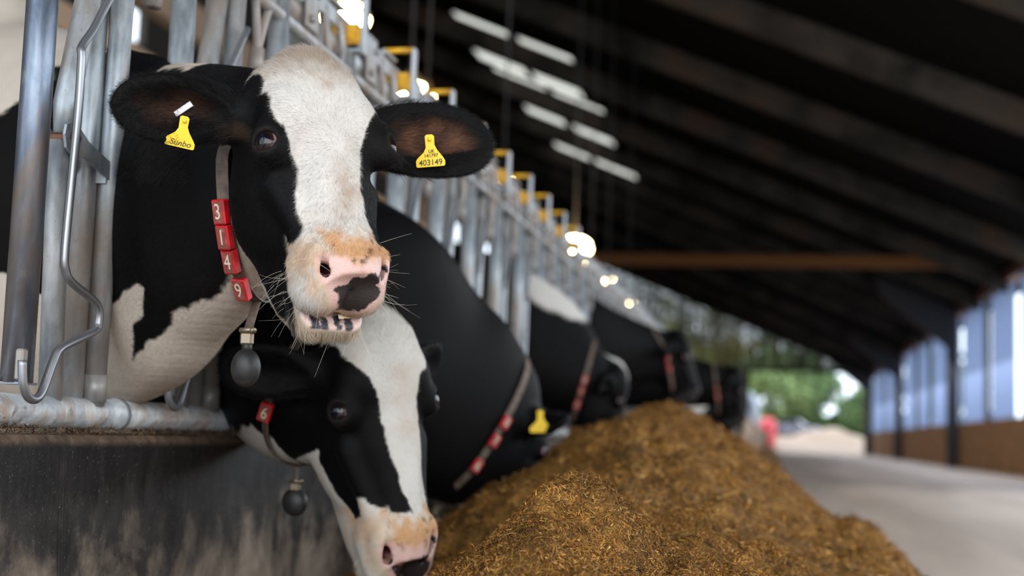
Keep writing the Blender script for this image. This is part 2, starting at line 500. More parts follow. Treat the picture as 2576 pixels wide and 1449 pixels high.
for i, (ya, yb) in enumerate(((24, 34.4), (37.5, 40.7), (41.8, 46.3), (47, 53.2), (54, 63.3), (64, 69.2), (70, 76.7), (78, 89.7), (91, 100.5), (101.5, 105.5))):
    b = MB(); n = max(4, int((yb - ya) / .12)); pts = []
    for k in range(n + 1):
        y = ya + (yb - ya) * k / n; x = RX + .14 + .02 * math.cos(k * 2.1); pts.append((x, y))
    lo = [(x, y, 1.66) for x, y in pts]; hi = [(x, y, EZ - .3) for x, y in pts]; m = len(pts)
    b._add(lo + hi, [(k, k + 1, m + k + 1, m + k) for k in range(m - 1)])
    struct('window_%d' % (i + 1), b, M_CURT)
# roof, beams and rooflights
SKY = [(36.8, -9.25, -7.6), (36.8, -7.35, -5.75), (41.0, -9.6, -7.9), (41.0, -7.7, -6.1), (42.6, -9.3, -7.5), (42.6, -7.3, -5.6),
       (47.6, -9.2, -7.7), (47.6, -7.4, -5.9), (53.6, -9.1, -7.6), (53.6, -7.4, -5.7)]
CH = [Y0 - 2] + sorted(set([y for y, _, _ in SKY])) + [Y1 + .5]
b = MB()
LX = -14.0
def roofslab(xa, xb, ya, yb):
    if xb - xa < .01 or yb - ya < .01: return
    vs = []
    for dz in (0, .12):
        for (x, y) in ((xa, ya), (xb, ya), (xb, yb), (xa, yb)): vs.append((x, y, roof_z(x) + dz))
    b._add(vs, [(3, 2, 1, 0), (4, 5, 6, 7), (0, 1, 5, 4), (1, 2, 6, 5), (2, 3, 7, 6), (3, 0, 4, 7)], False)
rows = sorted(set(y for y, _, _ in SKY)); prev = Y0 - 1
for y in rows:
    roofslab(LX - .6, RX + .8, prev, y - .72)
    xs = sorted((xa, xb) for yy, xa, xb in SKY if yy == y); x = LX - .6
    for xa, xb in xs: roofslab(x, xa, y - .72, y + .72); x = xb
    roofslab(x, RX + .8, y - .72, y + .72); prev = y + .72
roofslab(LX - .6, RX + .8, prev, Y1 + .5)
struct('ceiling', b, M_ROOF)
for i, (y, xa, xb) in enumerate(SKY):
    b = MB(); b._add([(xa, y - .72, roof_z(xa) + .06), (xb, y - .72, roof_z(xb) + .06), (xb, y + .72, roof_z(xb) + .06), (xa, y + .72, roof_z(xa) + .06)], [(0, 1, 2, 3)], False)
    struct('window_%d' % (20 + i), b, M_SKYL)
yy = 8.0; k = 0
while yy < Y1:
    b = MB(); xa, xb = LX, RX
    pr = [(xb, roof_z(xb) - .06), (xa, roof_z(xa) - .06), (xa, roof_z(xa) - .72), (xb, roof_z(xb) - .62)]
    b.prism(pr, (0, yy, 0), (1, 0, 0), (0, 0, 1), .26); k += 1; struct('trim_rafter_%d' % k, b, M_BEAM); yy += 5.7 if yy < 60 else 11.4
b = MB(); b.box((-3.6, 42.4, 6.3), (20.4, .3, .34)); struct('trim_tie_beam', b, M_BRBEAM)
b = MB(); b.box((-8.6, 50, 6.6), (.22, 110, .5)); struct('trim_side_beam_1', b, M_SIDEB)
b = MB(); b.box((-6.4, 50, 4.3), (.14, 110, .26)); struct('trim_side_beam_2', b, M_SIDEB)
for k, y in enumerate((14.0, 23.0, 32.0, 41.0)):
    b = MB(); b.box((-8.6, y, 3.4), (.3, .3, 6.8)); struct('column_%d' % (10 + k), b, M_SIDEB)
# left outer wall with its long opening under the roof, and the far gable of spaced boards
b = MB(); b.box((LX - .1, 50, 4.5), (.2, 112, 9.0)); b.box((LX - .1, 50, 12.75), (.2, 112, 3.9))
yp = -6.0
for yc, w, zt in ((26.9, .8, 9.8), (29.2, .9, 9.8), (32.2, .9, 9.9), (50.5, .9, 10.6), (57.6, 1.8, 10.8), (64.2, 1.9, 10.8)):
    b.box((LX - .1, (yp + yc - w / 2) / 2, 9.9), (.2, yc - w / 2 - yp, 1.82)); b.box((LX - .1, yc, (zt + 10.81) / 2 + .01), (.2, w, 10.83 - zt)); yp = yc + w / 2
b.box((LX - .1, (yp + 106) / 2, 9.9), (.2, 106 - yp, 1.82))
struct('wall_left', b, M_DBOARD)
b = MB(); x = LX; i = 0; rnd = random.Random(3)
while x < RX:
    wd = .17; z0 = 6.25 if x > -2.3 else 2.6
    top = roof_z(x) - .05
    b.box((x, Y1, (z0 + top) / 2), (wd, .03, top - z0)); x += wd + rnd.choice((.015, .025, .03, .06))
b.box((-3.6, Y1 - .05, 6.25), (20.6, .1, .3)); b.box((-8.1, Y1 - .05, 2.6), (11.6, .1, .3)); b.box((-8.1, Y1, 1.2), (11.6, .2, 2.4)); b.box((-2.3, Y1, 3.1), (.3, .3, 6.2)); b.box((RX - .1, Y1, 3.1), (.34, .3, 6.2))
struct('wall_far', b, M_DBOARD)
b = MB(); b.prism([(106.1, -.08), (107.5, -.02), (128, 1.35), (420, 1.35), (420, -.3), (106.1, -.3)], (0, 0, 0), (0, 1, 0), (0, 0, 1), 400); struct('ground_yard', b, M_YARD)
def yard_z(y): return float(np.interp(y, [107.5, 128], [-.02, 1.35]))

# ---------------------------------------------------------------- cattle
class Frame:
    """local frame: world = R @ p + o (columns of R are the local axes); sz stretches the face below the eyes"""
    Z0 = .33
    def __init__(s, R, o, sz=1.0):
        s.R = np.array(R, float); s.o = np.array(o, float); s.sz = sz
        s.eyes = [(np.array([q * EYE[0], EYE[1], EYE[2]]), np.array([q * .80, .60, -.04])) for q in (1, -1)]
    def w(s, p):
        p = np.array(p, float); z = p[..., 2]; p[..., 2] = np.where(z < s.Z0, s.Z0 - (s.Z0 - z) * s.sz, z); return p @ s.R.T + s.o
    def l(s, p):
        q = (np.asarray(p, float) - s.o) @ s.R; z = q[..., 2]; q[..., 2] = np.where(z < s.Z0, s.Z0 - (s.Z0 - z) / s.sz, z); return q
    def fn(s, f, c=(0, 0, 0), M=None):
        """world function from a local function centred at local c, turned by M"""
        R = s.R if M is None else s.R @ np.array(M); o = s.o if M is None and not np.any(c) else s.w(c); st = M is None and not np.any(c) and s.sz != 1.0
        def g(x, y, z):
            x = x - o[0]; y = y - o[1]; z = z - o[2]
            lz = R[0, 2] * x + R[1, 2] * y + R[2, 2] * z
            if st: lz = np.where(lz < s.Z0, s.Z0 - (s.Z0 - lz) / s.sz, lz)
            return f(R[0, 0] * x + R[1, 0] * y + R[2, 0] * z, R[0, 1] * x + R[1, 1] * y + R[2, 1] * z, lz)
        return g

def face_frame(az, tilt, roll=0.0):
    """az: heading of the face from -Y towards +X, tilt: how far the face leans back; columns: x' (animal's right), y' (out of the face), z' (to the poll)"""
    az, tilt, roll = (math.radians(a) for a in (az, tilt, roll))
    h = np.array([math.sin(az), -math.cos(az), 0.0]); z = np.array([0, 0, 1.0])
    Z = math.cos(tilt) * z - math.sin(tilt) * h
    Y = math.cos(tilt) * h + math.sin(tilt) * z
    X = np.cross(Y, Z)
    X, Z = X * math.cos(roll) + Z * math.sin(roll), Z * math.cos(roll) - X * math.sin(roll)
    return np.stack([X, Y, Z], 1)

def axes_from(u, ref):
    """orthonormal columns (u, v, w): u first, w as close as possible to ref"""
    u = np.array(u, float); u /= np.linalg.norm(u); ref = np.array(ref, float)
    w = ref - u * (u @ ref); w /= np.linalg.norm(w); v = np.cross(w, u)
    return np.stack([u, v, w], 1)

HEAD_PROFILE = np.array([  # z', dorsal y', ventral y', half width
    (.05, .000, -.120, .052), (.10, .026, -.168, .054), (.14, .038, -.196, .056), (.17, .042, -.206, .058), (.20, .046, -.211, .063),
    (.23, .051, -.211, .071), (.27, .058, -.205, .084), (.31, .062, -.197, .088), (.36, .072, -.182, .096), (.41, .078, -.155, .102),
    (.45, .072, -.125, .098), (.48, .050, -.08, .084), (.53, -.03, -.05, .04)])

def head_core(x, y, z):
    P = HEAD_PROFILE
    shp = np.broadcast(x, y, z).shape; z = np.broadcast_to(z, shp)
    zq = np.clip(z, P[0, 0], P[-1, 0])
    yd = np.interp(zq, P[:, 0], P[:, 1]); yv = np.interp(zq, P[:, 0], P[:, 2]); rx = np.interp(zq, P[:, 0], P[:, 3])
    ry = (yd - yv) / 2; t = (y - (yd + yv) / 2) / ry
    tc = np.clip(t, -1.2, 1.2)
    w = rx * (1 + .16 * tc - .06 * tc * tc)
    q = (np.abs(x / w) ** 2.5 + np.abs(t) ** 2.5) ** .4
    d = (q - 1) * np.minimum(rx, ry)
    return np.maximum(d, np.maximum(.10 - z, z - .49))

def capsule(a, b, r0, r1=None):
    a, b = np.array(a, float), np.array(b, float); ba = b - a; L = ba @ ba; r1 = r0 if r1 is None else r1
    def f(x, y, z):
        px, py, pz = x - a[0], y - a[1], z - a[2]
        t = np.clip((px * ba[0] + py * ba[1] + pz * ba[2]) / L, 0, 1)
        return np.sqrt((px - t * ba[0]) ** 2 + (py - t * ba[1]) ** 2 + (pz - t * ba[2]) ** 2) - (r0 + (r1 - r0) * t)
    return f

def sym(f, c, M=None):
    """both sides: evaluate f about local centre c using |x|"""
    M = np.eye(3) if M is None else np.array(M)
    def g(x, y, z):
        x = np.abs(x) - c[0]; y = y - c[1]; z = z - c[2]
        return f(M[0, 0] * x + M[1, 0] * y + M[2, 0] * z, M[0, 1] * x + M[1, 1] * y + M[2, 1] * z, M[0, 2] * x + M[1, 2] * y + M[2, 2] * z)
    return g

EYE = (.107, .026, .330)      # centre of the eyeball
EYE_R = .0215

def rbox(h, r):
    h = np.array(h, float) - r
    def f(x, y, z):
        qx, qy, qz = np.abs(x) - h[0], np.abs(y) - h[1], np.abs(z) - h[2]
        return np.sqrt(np.maximum(qx, 0) ** 2 + np.maximum(qy, 0) ** 2 + np.maximum(qz, 0) ** 2) + np.minimum(np.maximum(qx, np.maximum(qy, qz)), 0) - r
    return f

def head_ops(vol, fr, ears, jaw=0.0, detail=True):
    def A(f, c, r, k=.02, mode='add'): vol.op(fr.fn(f), fr.w(c), r, k, mode)
    def A_l(f, c, r, k, mode, M=None): vol.op(fr.fn(f, c, np.eye(3) if M is None else M), fr.w(c), r, k, mode)
    A(head_core, (0, -.04, .25), .34, .02)
    NP = np.array([[1, 0, 0], [0, .7071, .7071], [0, -.7071, .7071]])      # nose pad: x, outward normal, upwards
    def pn(x, n, t): return (x, -.005 + .7071 * (n + t), .112 + .7071 * (t - n))
    vol.op(fr.fn(rbox((.067, .046, .055), .036), pn(0, -.045, -.002), NP), fr.w(pn(0, -.045, 0)), .16, .035)    # muzzle
    A(sym(ell((.038, .034, .038)), (.040, -.044, .106)), (0, -.04, .10), .13, .02)      # upper lip
    A(sym(ell((.016, .018, .034)), pn(.060, -.012, .012), NP), (0, .01, .08), .13, .016)        # nostril wing
    vol.op(fr.fn(rbox((.060, .030, .042), .027), (-.004, -.093 - jaw, .099)), fr.w((0, -.10, .09)), .14, .012)  # chin
    vol.op(fr.fn(ell((.070, .060, .072)), (-.016, .014, .470)), fr.w((0, .01, .49)), .15, .055)   # poll
    A(sym(ell((.030, .026, .034)), (.072, .044, .384)), (0, .03, .37), .17, .04)        # brow
    for p, e in fr.eyes: A_l(ell((.0275, .029, .034)), p - np.array(e) * .003, .12, .035, 'add')   # eye bulge
    A(sym(ell((.038, .075, .085)), (.056, -.100, .300)), (0, -.1, .30), .2, .04)        # cheek
    A(sym(capsule((.088, -.012, .275), (.060, -.012, .19), .015, .012), (0, 0, 0)), (0, 0, .23), .17, .03)
    for p, e in fr.eyes:
        EM = axes_from(e, (.12 * np.sign(e[0]), .26, .94)); A_l(ell((.030, .0200, .0155)), p + EM[:, 0] * .020, .10, .005, 'sub', EM)
    for q0, q1, ra, rb, kk in ((pn(.057, .006, .034), pn(.053, -.001, .010), .004, .0065, .008), (pn(.053, -.001, .010), pn(.033, -.001, -.014), .0065, .0085, .010),
                               (pn(.047, -.004, .002), pn(.034, -.050, .008), .0125, .010, .008)):
        A(sym(capsule(q0, q1, ra, rb), (0, 0, 0)), (0, .01, .08), .14, kk, 'sub')      # nostril
    if detail:
        A(capsule(pn(0, .005, -.020), pn(0, .002, -.055), .0028), pn(0, 0, -.03), .1, .008, 'sub')     # groove under the nose
    vol.op(fr.fn(ell((.066, .0045 + jaw * .4, .050)), (-.004, -.0735 - jaw * .35, .075)), fr.w((0, -.07, .08)), .1, .006, 'sub')   # mouth
    for e in ears:
        base, d, n, L, W = (np.array(e[0], float), e[1], e[2], e[3], e[4])
        M = axes_from(d, n)                 # u along the ear, v across, w out of the opening
        u, w = M[:, 0], M[:, 2]
        c = base + u * L * .56
        vol.op(fr.fn(capsule((0, 0, 0), u * L * .35, .030, .034), base), fr.w(base + u * L * .2), .11, .045)
        vol.op(fr.fn(ear_shape(L * .52, W / 2), c, M), fr.w(c), L * .75, .018)
        vol.op(fr.fn(ell((L * .40, W * .30, .030)), c + u * L * .06 + w * .030, M), fr.w(c + w * .02), L * .75, .012, 'sub')

def ear_shape(a, b):
    def f(x, y, z):
        t = np.clip(x / a, -1, 1)
        wid = b * np.sqrt(np.clip(1 - np.abs(t) ** 2.2, .0025, 1)) * (1 + .10 * t)
        zz = z - .22 * (y * y) / b                     # cupped leaf
        q = np.sqrt((y / wid) ** 2 + (zz / (.016 - .004 * t)) ** 2)
        d = (q - 1) * .012
        return np.maximum(d, np.abs(x) - a)
    return f

def neck_ops(vol, stations, k=.05, sub=11):
    """stations: (centre, half width, half height); the section stands upright across the run"""
    S = spline([np.concatenate([np.array(c, float), [rw, rh]]) for c, rw, rh in stations], sub)
    for i in range(len(S)):
        c = S[i][:3]; t = S[min(i + 1, len(S) - 1)][:3] - S[max(i - 1, 0)][:3]
        rw, rh = S[i][3], S[i][4]
        step = np.linalg.norm(t) * .5
        M = axes_from(t, (0, 0, 1.0)) if abs(t[2]) < np.linalg.norm(t) * .97 else axes_from(t, (1., 0, 0))
        fr = Frame(M, c)
        vol.op(fr.fn(ell((max(step * 1.6, min(rw, rh) * 1.1), rw, rh))), c, max(rw, rh, step * 1.6) * 1.12 + .03, k)

def body_ops(vol, sh, heading, sc=1.0, low=False):
    """trunk, legs and tail root; sh = centre of the shoulders (between the shoulder blades, mid chest), heading = direction the animal faces"""
    h = np.array([heading[0], heading[1], 0.0]); h /= np.linalg.norm(h); z = np.array([0, 0, 1.0]); s = np.cross(z, h)
    B = Frame(np.stack([h, s, z], 1), sh)
    def A(f, c, r, k=.08, M=None): vol.op(B.fn(f, c, M), B.w(c), r, k)
    A(ell((.36, .25, .36)), (-.05, 0, .0), .5)           # chest
    A(ell((.55, .32, .35)), (-.65, 0, -.02), .7, .12)     # barrel
    A(ell((.35, .27, .27)), (-1.25, 0, .08), .45, .12)    # rump
    A(ell((.20, .10, .10)), (-.10, 0, .32), .3, .1)       # withers
    for sd in (-1, 1):
        A(ell((.16, .07, .24)), (.0, sd * .17, -.05), .35, .08)
        A(ell((.17, .09, .26)), (-1.28, sd * .16, -.08), .4, .08)
        gz = .035 - sh[2]
        A(capsule((.02, sd * .16, -.2), (.03, sd * .15, -.52), .085, .05), (0, 0, 0), 1.2, .05)
        A(capsule((.03, sd * .15, -.52), (.03, sd * .15, gz + .05), .042, .035), (0, 0, 0), 1.3, .03)
        A(capsule((.035, sd * .15, gz + .05), (.06, sd * .15, gz + .02), .05, .055), (0, 0, 0), 1.3, .03)
        A(capsule((-1.22, sd * .17, -.2), (-1.42, sd * .16, -.48), .11, .055), (-1.2, 0, 0), 1.2, .05)
        A(capsule((-1.42, sd * .16, -.48), (-1.36, sd * .16, gz + .05), .045, .038), (-1.2, 0, 0), 1.3, .03)
        A(capsule((-1.36, sd * .16, gz + .05), (-1.33, sd * .16, gz + .02), .05, .055), (-1.2, 0, 0), 1.3, .03)
    A(capsule((-1.56, 0, .2), (-1.62, 0, -.35), .04, .02), (-1.5, 0, 0), .8, .05)
    return B

# ---- first animal: head turned to the camera
EYEMID1 = np.array([-.72685, 2.06219, 1.17033])
HR1 = face_frame(51, 27, -3.5)
H1 = Frame(HR1, EYEMID1 - HR1 @ np.array([0, .03, .335]))
H1.eyes[1] = (np.array([-.103, .050, .332]), np.array([-.60, .80, -.02]))
EARS1 = [((.085, -.035, .425), (.93, -.20, .15), (-.1, .75, -.55), .205, .112),
         ((-.085, -.030, .405), (-.93, .30, -.12), (.3, .9, -.25), .262, .14)]
NECK1 = [((-.911, 2.249, 1.192), .085, .14), ((-1.009, 2.306, 1.146), .10, .20), ((-1.145, 2.405, 1.120), .098, .262), ((-1.28, 2.50, 1.095), .100, .325), ((-1.526, 2.68, 1.13), .20, .385), ((-1.739, 2.82, 1.18), .25, .41)]
SH1 = np.array([-1.85, 2.90, 1.33])
HEAD1 = (.85, -.35)
FINE = .0033
def build_cow1():
    c = H1.w((0, -.03, .25))
    vol = Vol(warp_axis(c[0] - 3.2, c[0] + .36, c[0] - .42, c[0] + .34, FINE, .03),
              warp_axis(c[1] - .6, c[1] + 2.0, c[1] - .33, c[1] + .36, FINE, .03),
              warp_axis(-.03, c[2] + .95, c[2] - .36, c[2] + .40, FINE, .03))
    neck_ops(vol, NECK1, .06)
    body_ops(vol, SH1, HEAD1)
    head_ops(vol, H1, EARS1, .004)
    return vol.surface(2)

# ---------------------------------------------------------------- feed fence: rails and self-locking head bars
BR_Z, TR_Z, PITCH, FY0 = .728, 1.775, .52, 2.06
NU = 44
fence = empty('feed_fence', (FX, 1.0, BR_Z))
tag(fence, 'galvanised tubular feed fence with locking head bars on the concrete kerb', 'fence')
b = MB(); b.tube([(FX, .6, BR_Z), (FX, 60, BR_Z)], .0285, 20)
for y in (2.41, 3.97, 5.53, 7.09): b.tube([(FX, y - .012, BR_Z), (FX, y + .012, BR_Z)], .0315, 20)
b.build('bottom_rail', M_RAIL, fence)
b = MB(); b.tube([(FX + .005, .6, TR_Z), (FX + .005, 60, TR_Z)], .038, 20); b.build('top_rail', M_GALV, fence)
b = MB(); b.tube([(FX + .062, .6, TR_Z - .075), (FX + .062, 60, TR_Z - .075)], .016, 12); b.build('locking_bar', M_GALV, fence)
b = MB(); b.box((FX + .052, 30, TR_Z + .055), (.008, 60, .045), None, .002); b.build('slotted_rail', M_GALV, fence)

def unit_bar(off, x0, z0, x1, z1, r, mat, name, off1=None):
    b = MB(); b.tube([(x0, off, z0), (x1, off if off1 is None else off1, z1)], r, 18)
    return b.build(name, mat, fence)

AX = FX + .060
protos = []
def P(o): protos.append(o); return o
# unit at FY0: bar A hangs free above the rail, B pivots, C and D are fixed
FA = FY0 - .095
barA = unit_bar(FA, AX, .772, AX - .005, TR_Z - .02, .0255, M_GALV, 'neck_bar')
b = MB(); b.tube([(FX, FY0 + .115, BR_Z + .01), (FX, FY0 + .085, 1.205)], .0205, 16); P(b.build('upright', M_GALV, fence))
b = MB(); b.tube([(FX + .008, FY0 + .078, 1.215), (FX + .008, FY0 + .085, 1.27), (FX + .004, FY0 + .21, TR_Z)], [.015, .0225, .0235], 18); P(b.build('pivot_bar', M_GALV, fence))
b = MB(); b.tube([(FX - .012, FY0 + .206, BR_Z), (FX - .012, FY0 + .206, TR_Z)], .0215, 18); P(b.build('upright', M_GALV, fence))
b = MB(); b.tube([(FX + .010, FY0 + .248, BR_Z + .015), (FX + .040, FY0 + .208, TR_Z)], .0215, 18)
b.tube([(FX + .0108, FY0 + .247, BR_Z + .022), (FX + .0123, FY0 + .245, BR_Z + .072)], .0238, 18); P(b.build('upright', M_GALV, fence))
# pivot bracket with its bolt
b = MB()
z = 1.208
pl = [(-.028, .0), (-.024, .018), (-.008, .026), (.02, .022), (.055, .004), (.145, -.018), (.148, -.052), (.05, -.028), (.0, -.030), (-.02, -.022)]
for xx in (FX + .030, FX - .028):
    b.prism([(u, v) for u, v in pl], (xx, FY0 + .075, z), (0, 1, 0), (0, 0, 1), .005)
b.box((FX + .001, FY0 + .205, z - .040), (.058, .004, .034))
bk = b.build('pivot_bracket', M_GALV, fence); P(bk)
b = MB(); b.tube([(FX - .04, FY0 + .075, z), (FX + .042, FY0 + .075, z)], .0075, 8)
b.tube([(FX + .033, FY0 + .075, z), (FX + .041, FY0 + .075, z)], .0125, 6); b.tube([(FX - .04, FY0 + .075, z), (FX - .032, FY0 + .075, z)], .0125, 6)
bolt = b.build('bolt', M_RUST, bk)
# bent locking rod in front of the bars
RP = [(2.26, 1.60), (2.139, 1.449), (2.09, 1.387), (2.048, 1.344), (2.042, 1.32), (2.041, 1.204), (2.029, 1.0), (2.035, .961), (2.057, .943), (2.143, .916), (2.156, .883), (2.14, .867), (2.046, .835), (2.024, .813), (1.994, .756), (1.966, .747), (1.944, .767), (1.938, .807)]
xs = np.interp(np.arange(len(RP)), [0, 4, 9, 17], [AX + .012, AX + .030, AX + .034, AX + .024])
rp = spline([(xs[i], y, z) for i, (y, z) in enumerate(RP)], 4)
b = MB(); b.tube(rp, .0074, 12); rod = b.build('locking_rod', M_ROD, fence); P(rod)
b = MB(); b.box((AX + .018, 1.945, .800), (.014, .018, .05), None, .003); P(b.build('rod_lug', M_GALV, fence))
b = MB(); b.box((AX, FA, .771), (.046, .046, .004)); P(b.build('end_cap', M_WORN, fence))
# latch over the top rail: forked strap and saddle
b = MB()
b.tube(spline([(FX + .055, FY0 + .30, TR_Z - .20), (FX + .060, FY0 + .27, TR_Z - .11), (FX + .062, FY0 + .235, TR_Z - .03), (FX + .05, FY0 + .24, TR_Z + .06)], 5), .010, 8)
b.tube(spline([(FX + .055, FY0 + .30, TR_Z - .20), (FX + .060, FY0 + .33, TR_Z - .11), (FX + .062, FY0 + .365, TR_Z - .03), (FX + .05, FY0 + .36, TR_Z + .06)], 5), .010, 8)
b.tube([(FX + .052, FY0 + .30, TR_Z - .26), (FX + .056, FY0 + .30, TR_Z - .19)], .018, 10)
b.box((FX + .02, FY0 + .30, TR_Z + .085), (.10, .10, .012), None, .003)
P(b.build('latch_fork', M_GALV, fence))
b = MB(); b.box((FX + .058, FY0 + .12, TR_Z + .02), (.012, .085, .13), None, .004); b.box((FX + .03, FY0 + .12, TR_Z + .088), (.07, .085, .010), None, .003)
b.tube([(FX + .062, FY0 + .10, TR_Z - .02), (FX + .075, FY0 + .10, TR_Z - .02)], .011, 6); b.tube([(FX + .062, FY0 + .14, TR_Z + .055), (FX + .075, FY0 + .14, TR_Z + .055)], .011, 6)
P(b.build('rail_clamp', M_GALV, fence))
# release frame standing on the rail: two flat posts, yellow handle bar and yellow guard
def release_frame():
    b = MB()
    for x in (FX + .005, FX + .105): b.box((x, FY0 + .42, TR_Z + .06), (.014, .028, .17), None, .003)
    b.box((FX + .055, FY0 + .42, TR_Z - .012), (.11, .024, .012), None, .002)
    fr = b.build('release_frame', M_GALV, fence)
    b = MB(); b.tube([(FX + .005, FY0 + .42, TR_Z + .140), (FX + .105, FY0 + .42, TR_Z + .140)], .009, 10); h = b.build('handle_bar', M_YEL, fr)
    b = MB(); b.prism([(.005, .0), (.10, .0), (.10, .045), (.09, .06), (.015, .06), (.005, .045)], (FX, FY0 + .412, TR_Z + .005), (1, 0, 0), (0, 0, 1), .006); q = b.build('guard_plate', M_YEL, fr)
    for o in (h, q): o.matrix_parent_inverse = Matrix.Identity(4)
    return fr
fr0 = release_frame()
bolt.matrix_parent_inverse = Matrix.Identity(4)
def copy_part(o, dy):
    c = o.copy(); COL.objects.link(c); c.location = (o.location[0], o.location[1] + dy, o.location[2])
    for ch in o.children:
        d = ch.copy(); COL.objects.link(d); d.parent = c
    return c
for k in range(1, NU):
    for o in protos + [barA]: copy_part(o, k * PITCH)
    if k < 11: copy_part(fr0, k * PITCH)
barA.data = barA.data.copy(); barA.data.materials.clear(); barA.data.materials.append(M_WORN)
barA['label'] = 'darker worn steel neck bar nearest the camera'
b = MB(); b.tube([(FX + .056, 3.62, TR_Z + .055), (FX + .0585, 3.62, TR_Z + .055)], .020, 20); b.build('round_sticker', M_STICK, fence)

# ---------------------------------------------------------------- the row of mixed feed
def sstep(a, b, x): t = np.clip((x - a) / (b - a), 0, 1); return t * t * (3 - 2 * t)
def feed_h(X, Y):
    X = np.asarray(X, float); Y = np.asarray(Y, float)
    xc = np.interp(Y, [0, 2.5, 4, 5.5, 9, 30, 60], [-.36, -.36, -.40, -.38, -.45, -.55, -.6])
    H = np.interp(Y, [.9, 1.5, 2.0, 2.5, 3.2, 4.0, 4.8, 5.5, 6.2, 7.5, 10, 20, 60, 104, 105], [0, .33, .50, .545, .575, .66, .745, .80, .74, .62, .55, .50, .45, .4, 0])
    wr = np.interp(Y, [1, 3, 4.5, 6, 9, 30, 60], [1.0, 1.18, 1.10, .95, .80, .72, .7])
    wr = wr * (1 + .10 * np.sin(Y * 5.1 + 1.0) * np.sin(Y * 2.3) + .05 * np.sin(Y * 13.0))
    wl = np.interp(Y, [1, 2.5, 3.3, 5, 9], [.58, .62, 1.15, 1.35, 1.2])
    s = np.where(X > xc, (X - xc) / wr, (xc - X) / wl)
    p = np.clip(1 - s ** 1.55, 0, 1) ** 1.12
    h = H * p
    h = h + .095 * np.exp(-(((X + .315) / .11) ** 2 + ((Y - 2.33) / .13) ** 2)) + .045 * np.exp(-(((X + .47) / .14) ** 2 + ((Y - 2.22) / .12) ** 2))
    pts = np.stack([X.ravel(), Y.ravel(), np.zeros(X.size)], 1)
    lump = (fbm(pts, 3.1, 3, 5).reshape(X.shape) * .044 + fbm(pts, 8, 3, 6).reshape(X.shape) * .027 + fbm(pts, 21, 2, 9).reshape(X.shape) * .014) * np.clip(h * 8, 0, 1)
    return h + lump
ys = [.9]
while ys[-1] < 105: ys.append(ys[-1] + np.clip((ys[-1] - 1.0) * .0085, .0105, .6))
ys = np.array(ys); xs = np.concatenate([np.arange(-1.187, 1.0, .0125)])
XX, YY = np.meshgrid(xs, ys, indexing='ij'); ZZ = feed_h(XX, YY); ZZ = np.where(ZZ < .006, -.03, ZZ)
nX, nY = XX.shape; V = np.stack([XX, YY, ZZ], -1).reshape(-1, 3)
I = np.arange(nX * nY).reshape(nX, nY)
Q = np.stack([I[:-1, :-1].ravel(), I[1:, :-1].ravel(), I[1:, 1:].ravel(), I[:-1, 1:].ravel()], 1)
Q = Q[(V[Q][:, :, 2].max(1) > -.015)]
baseV, baseQ = V, Q
rng = np.random.default_rng(11)
# chopped straw and stalks: short bent slivers lying on and sticking out of the heap
def slivers(n, y0, y1, powr, L0, L1, wd, x0=-1.15, x1=.85, up=.35):
    y = y0 + (y1 - y0) * rng.random(n) ** powr; x = x0 + (x1 - x0) * rng.random(n)
    z = feed_h(x, y); k = z > .012; x, y, z = x[k], y[k], z[k]; n = len(x)
    e = .01; nx = -(feed_h(x + e, y) - z) / e; ny = -(feed_h(x, y + e) - z) / e
    Nn = np.stack([nx, ny, np.ones(n)], 1); Nn /= np.linalg.norm(Nn, axis=1)[:, None]
    D = rng.normal(size=(n, 3)); D -= (D * Nn).sum(1)[:, None] * Nn * (1 - up * rng.random(n)[:, None]); D /= np.linalg.norm(D, axis=1)[:, None]
    L = (L0 + (L1 - L0) * rng.random(n) ** 2.2)[:, None]; S = np.cross(D, Nn + rng.normal(size=(n, 3)) * .5); S /= np.linalg.norm(S, axis=1)[:, None]
    wv = (wd * (.5 + rng.random(n)))[:, None]
    P0 = np.stack([x, y, z], 1) + Nn * (rng.random(n)[:, None] ** 1.5 * .018 - .005); B = np.cross(D, S) * (rng.normal(size=(n, 1)) * .25)
    a = P0 - D * L * .5; m = P0 + B * L * .5; c = P0 + D * L * .5
    V = np.stack([a - S * wv * .5, a + S * wv * .5, m + S * wv * .5, m - S * wv * .5, c + S * wv * .35, c - S * wv * .35], 1).reshape(-1, 3)
    i = np.arange(n)[:, None] * 6
    F = np.concatenate([i + np.array([0, 1, 2, 3]), i + np.array([3, 2, 4, 5])])
    t = rng.random(n); hue = rng.random(n)
    pal = np.array([(.46, .245, .062), (.60, .36, .115), (.31, .145, .034), (.74, .52, .24), (.17, .08, .024), (.09, .065, .05)])
    pick = np.searchsorted([.36, .62, .80, .90, .965], hue); cl = fbm(np.stack([x, y, z], 1), 16, 3, 33); colr = pal[pick] * np.array([1.12, .94, .70]) * ((.70 + .45 * t) * np.clip(.92 + .35 * cl, .45, 1.4))[:, None]
    return V, F, np.repeat(colr, 6, 0)
parts = [slivers(150000, 1.45, 3.0, .8, .006, .028, .0012, -.95, .6), slivers(330000, 1.5, 3.1, .8, .004, .013, .0016, -.95, .6, .95), slivers(150000, 2.6, 6.5, .7, .008, .030, .0028, up=.8), slivers(26000, 5.5, 16, .8, .02, .06, .005)]
nb = len(baseV); VV = [baseV]; FF = [baseQ]; off = nb
bc = fbm(baseV, 9, 3, 2); bcol = np.array([.30, .145, .033]) * (1 + .45 * bc[:, None]); bcol = np.clip(bcol, .02, 1)
CC = [bcol]
for v, f, c in parts: VV.append(v); FF.append(f + off); CC.append(c); off += len(v)
me = np_mesh('feed_heap', np.concatenate(VV), np.concatenate(FF), smooth=True); add_color(me, 'tint', np.concatenate(CC))
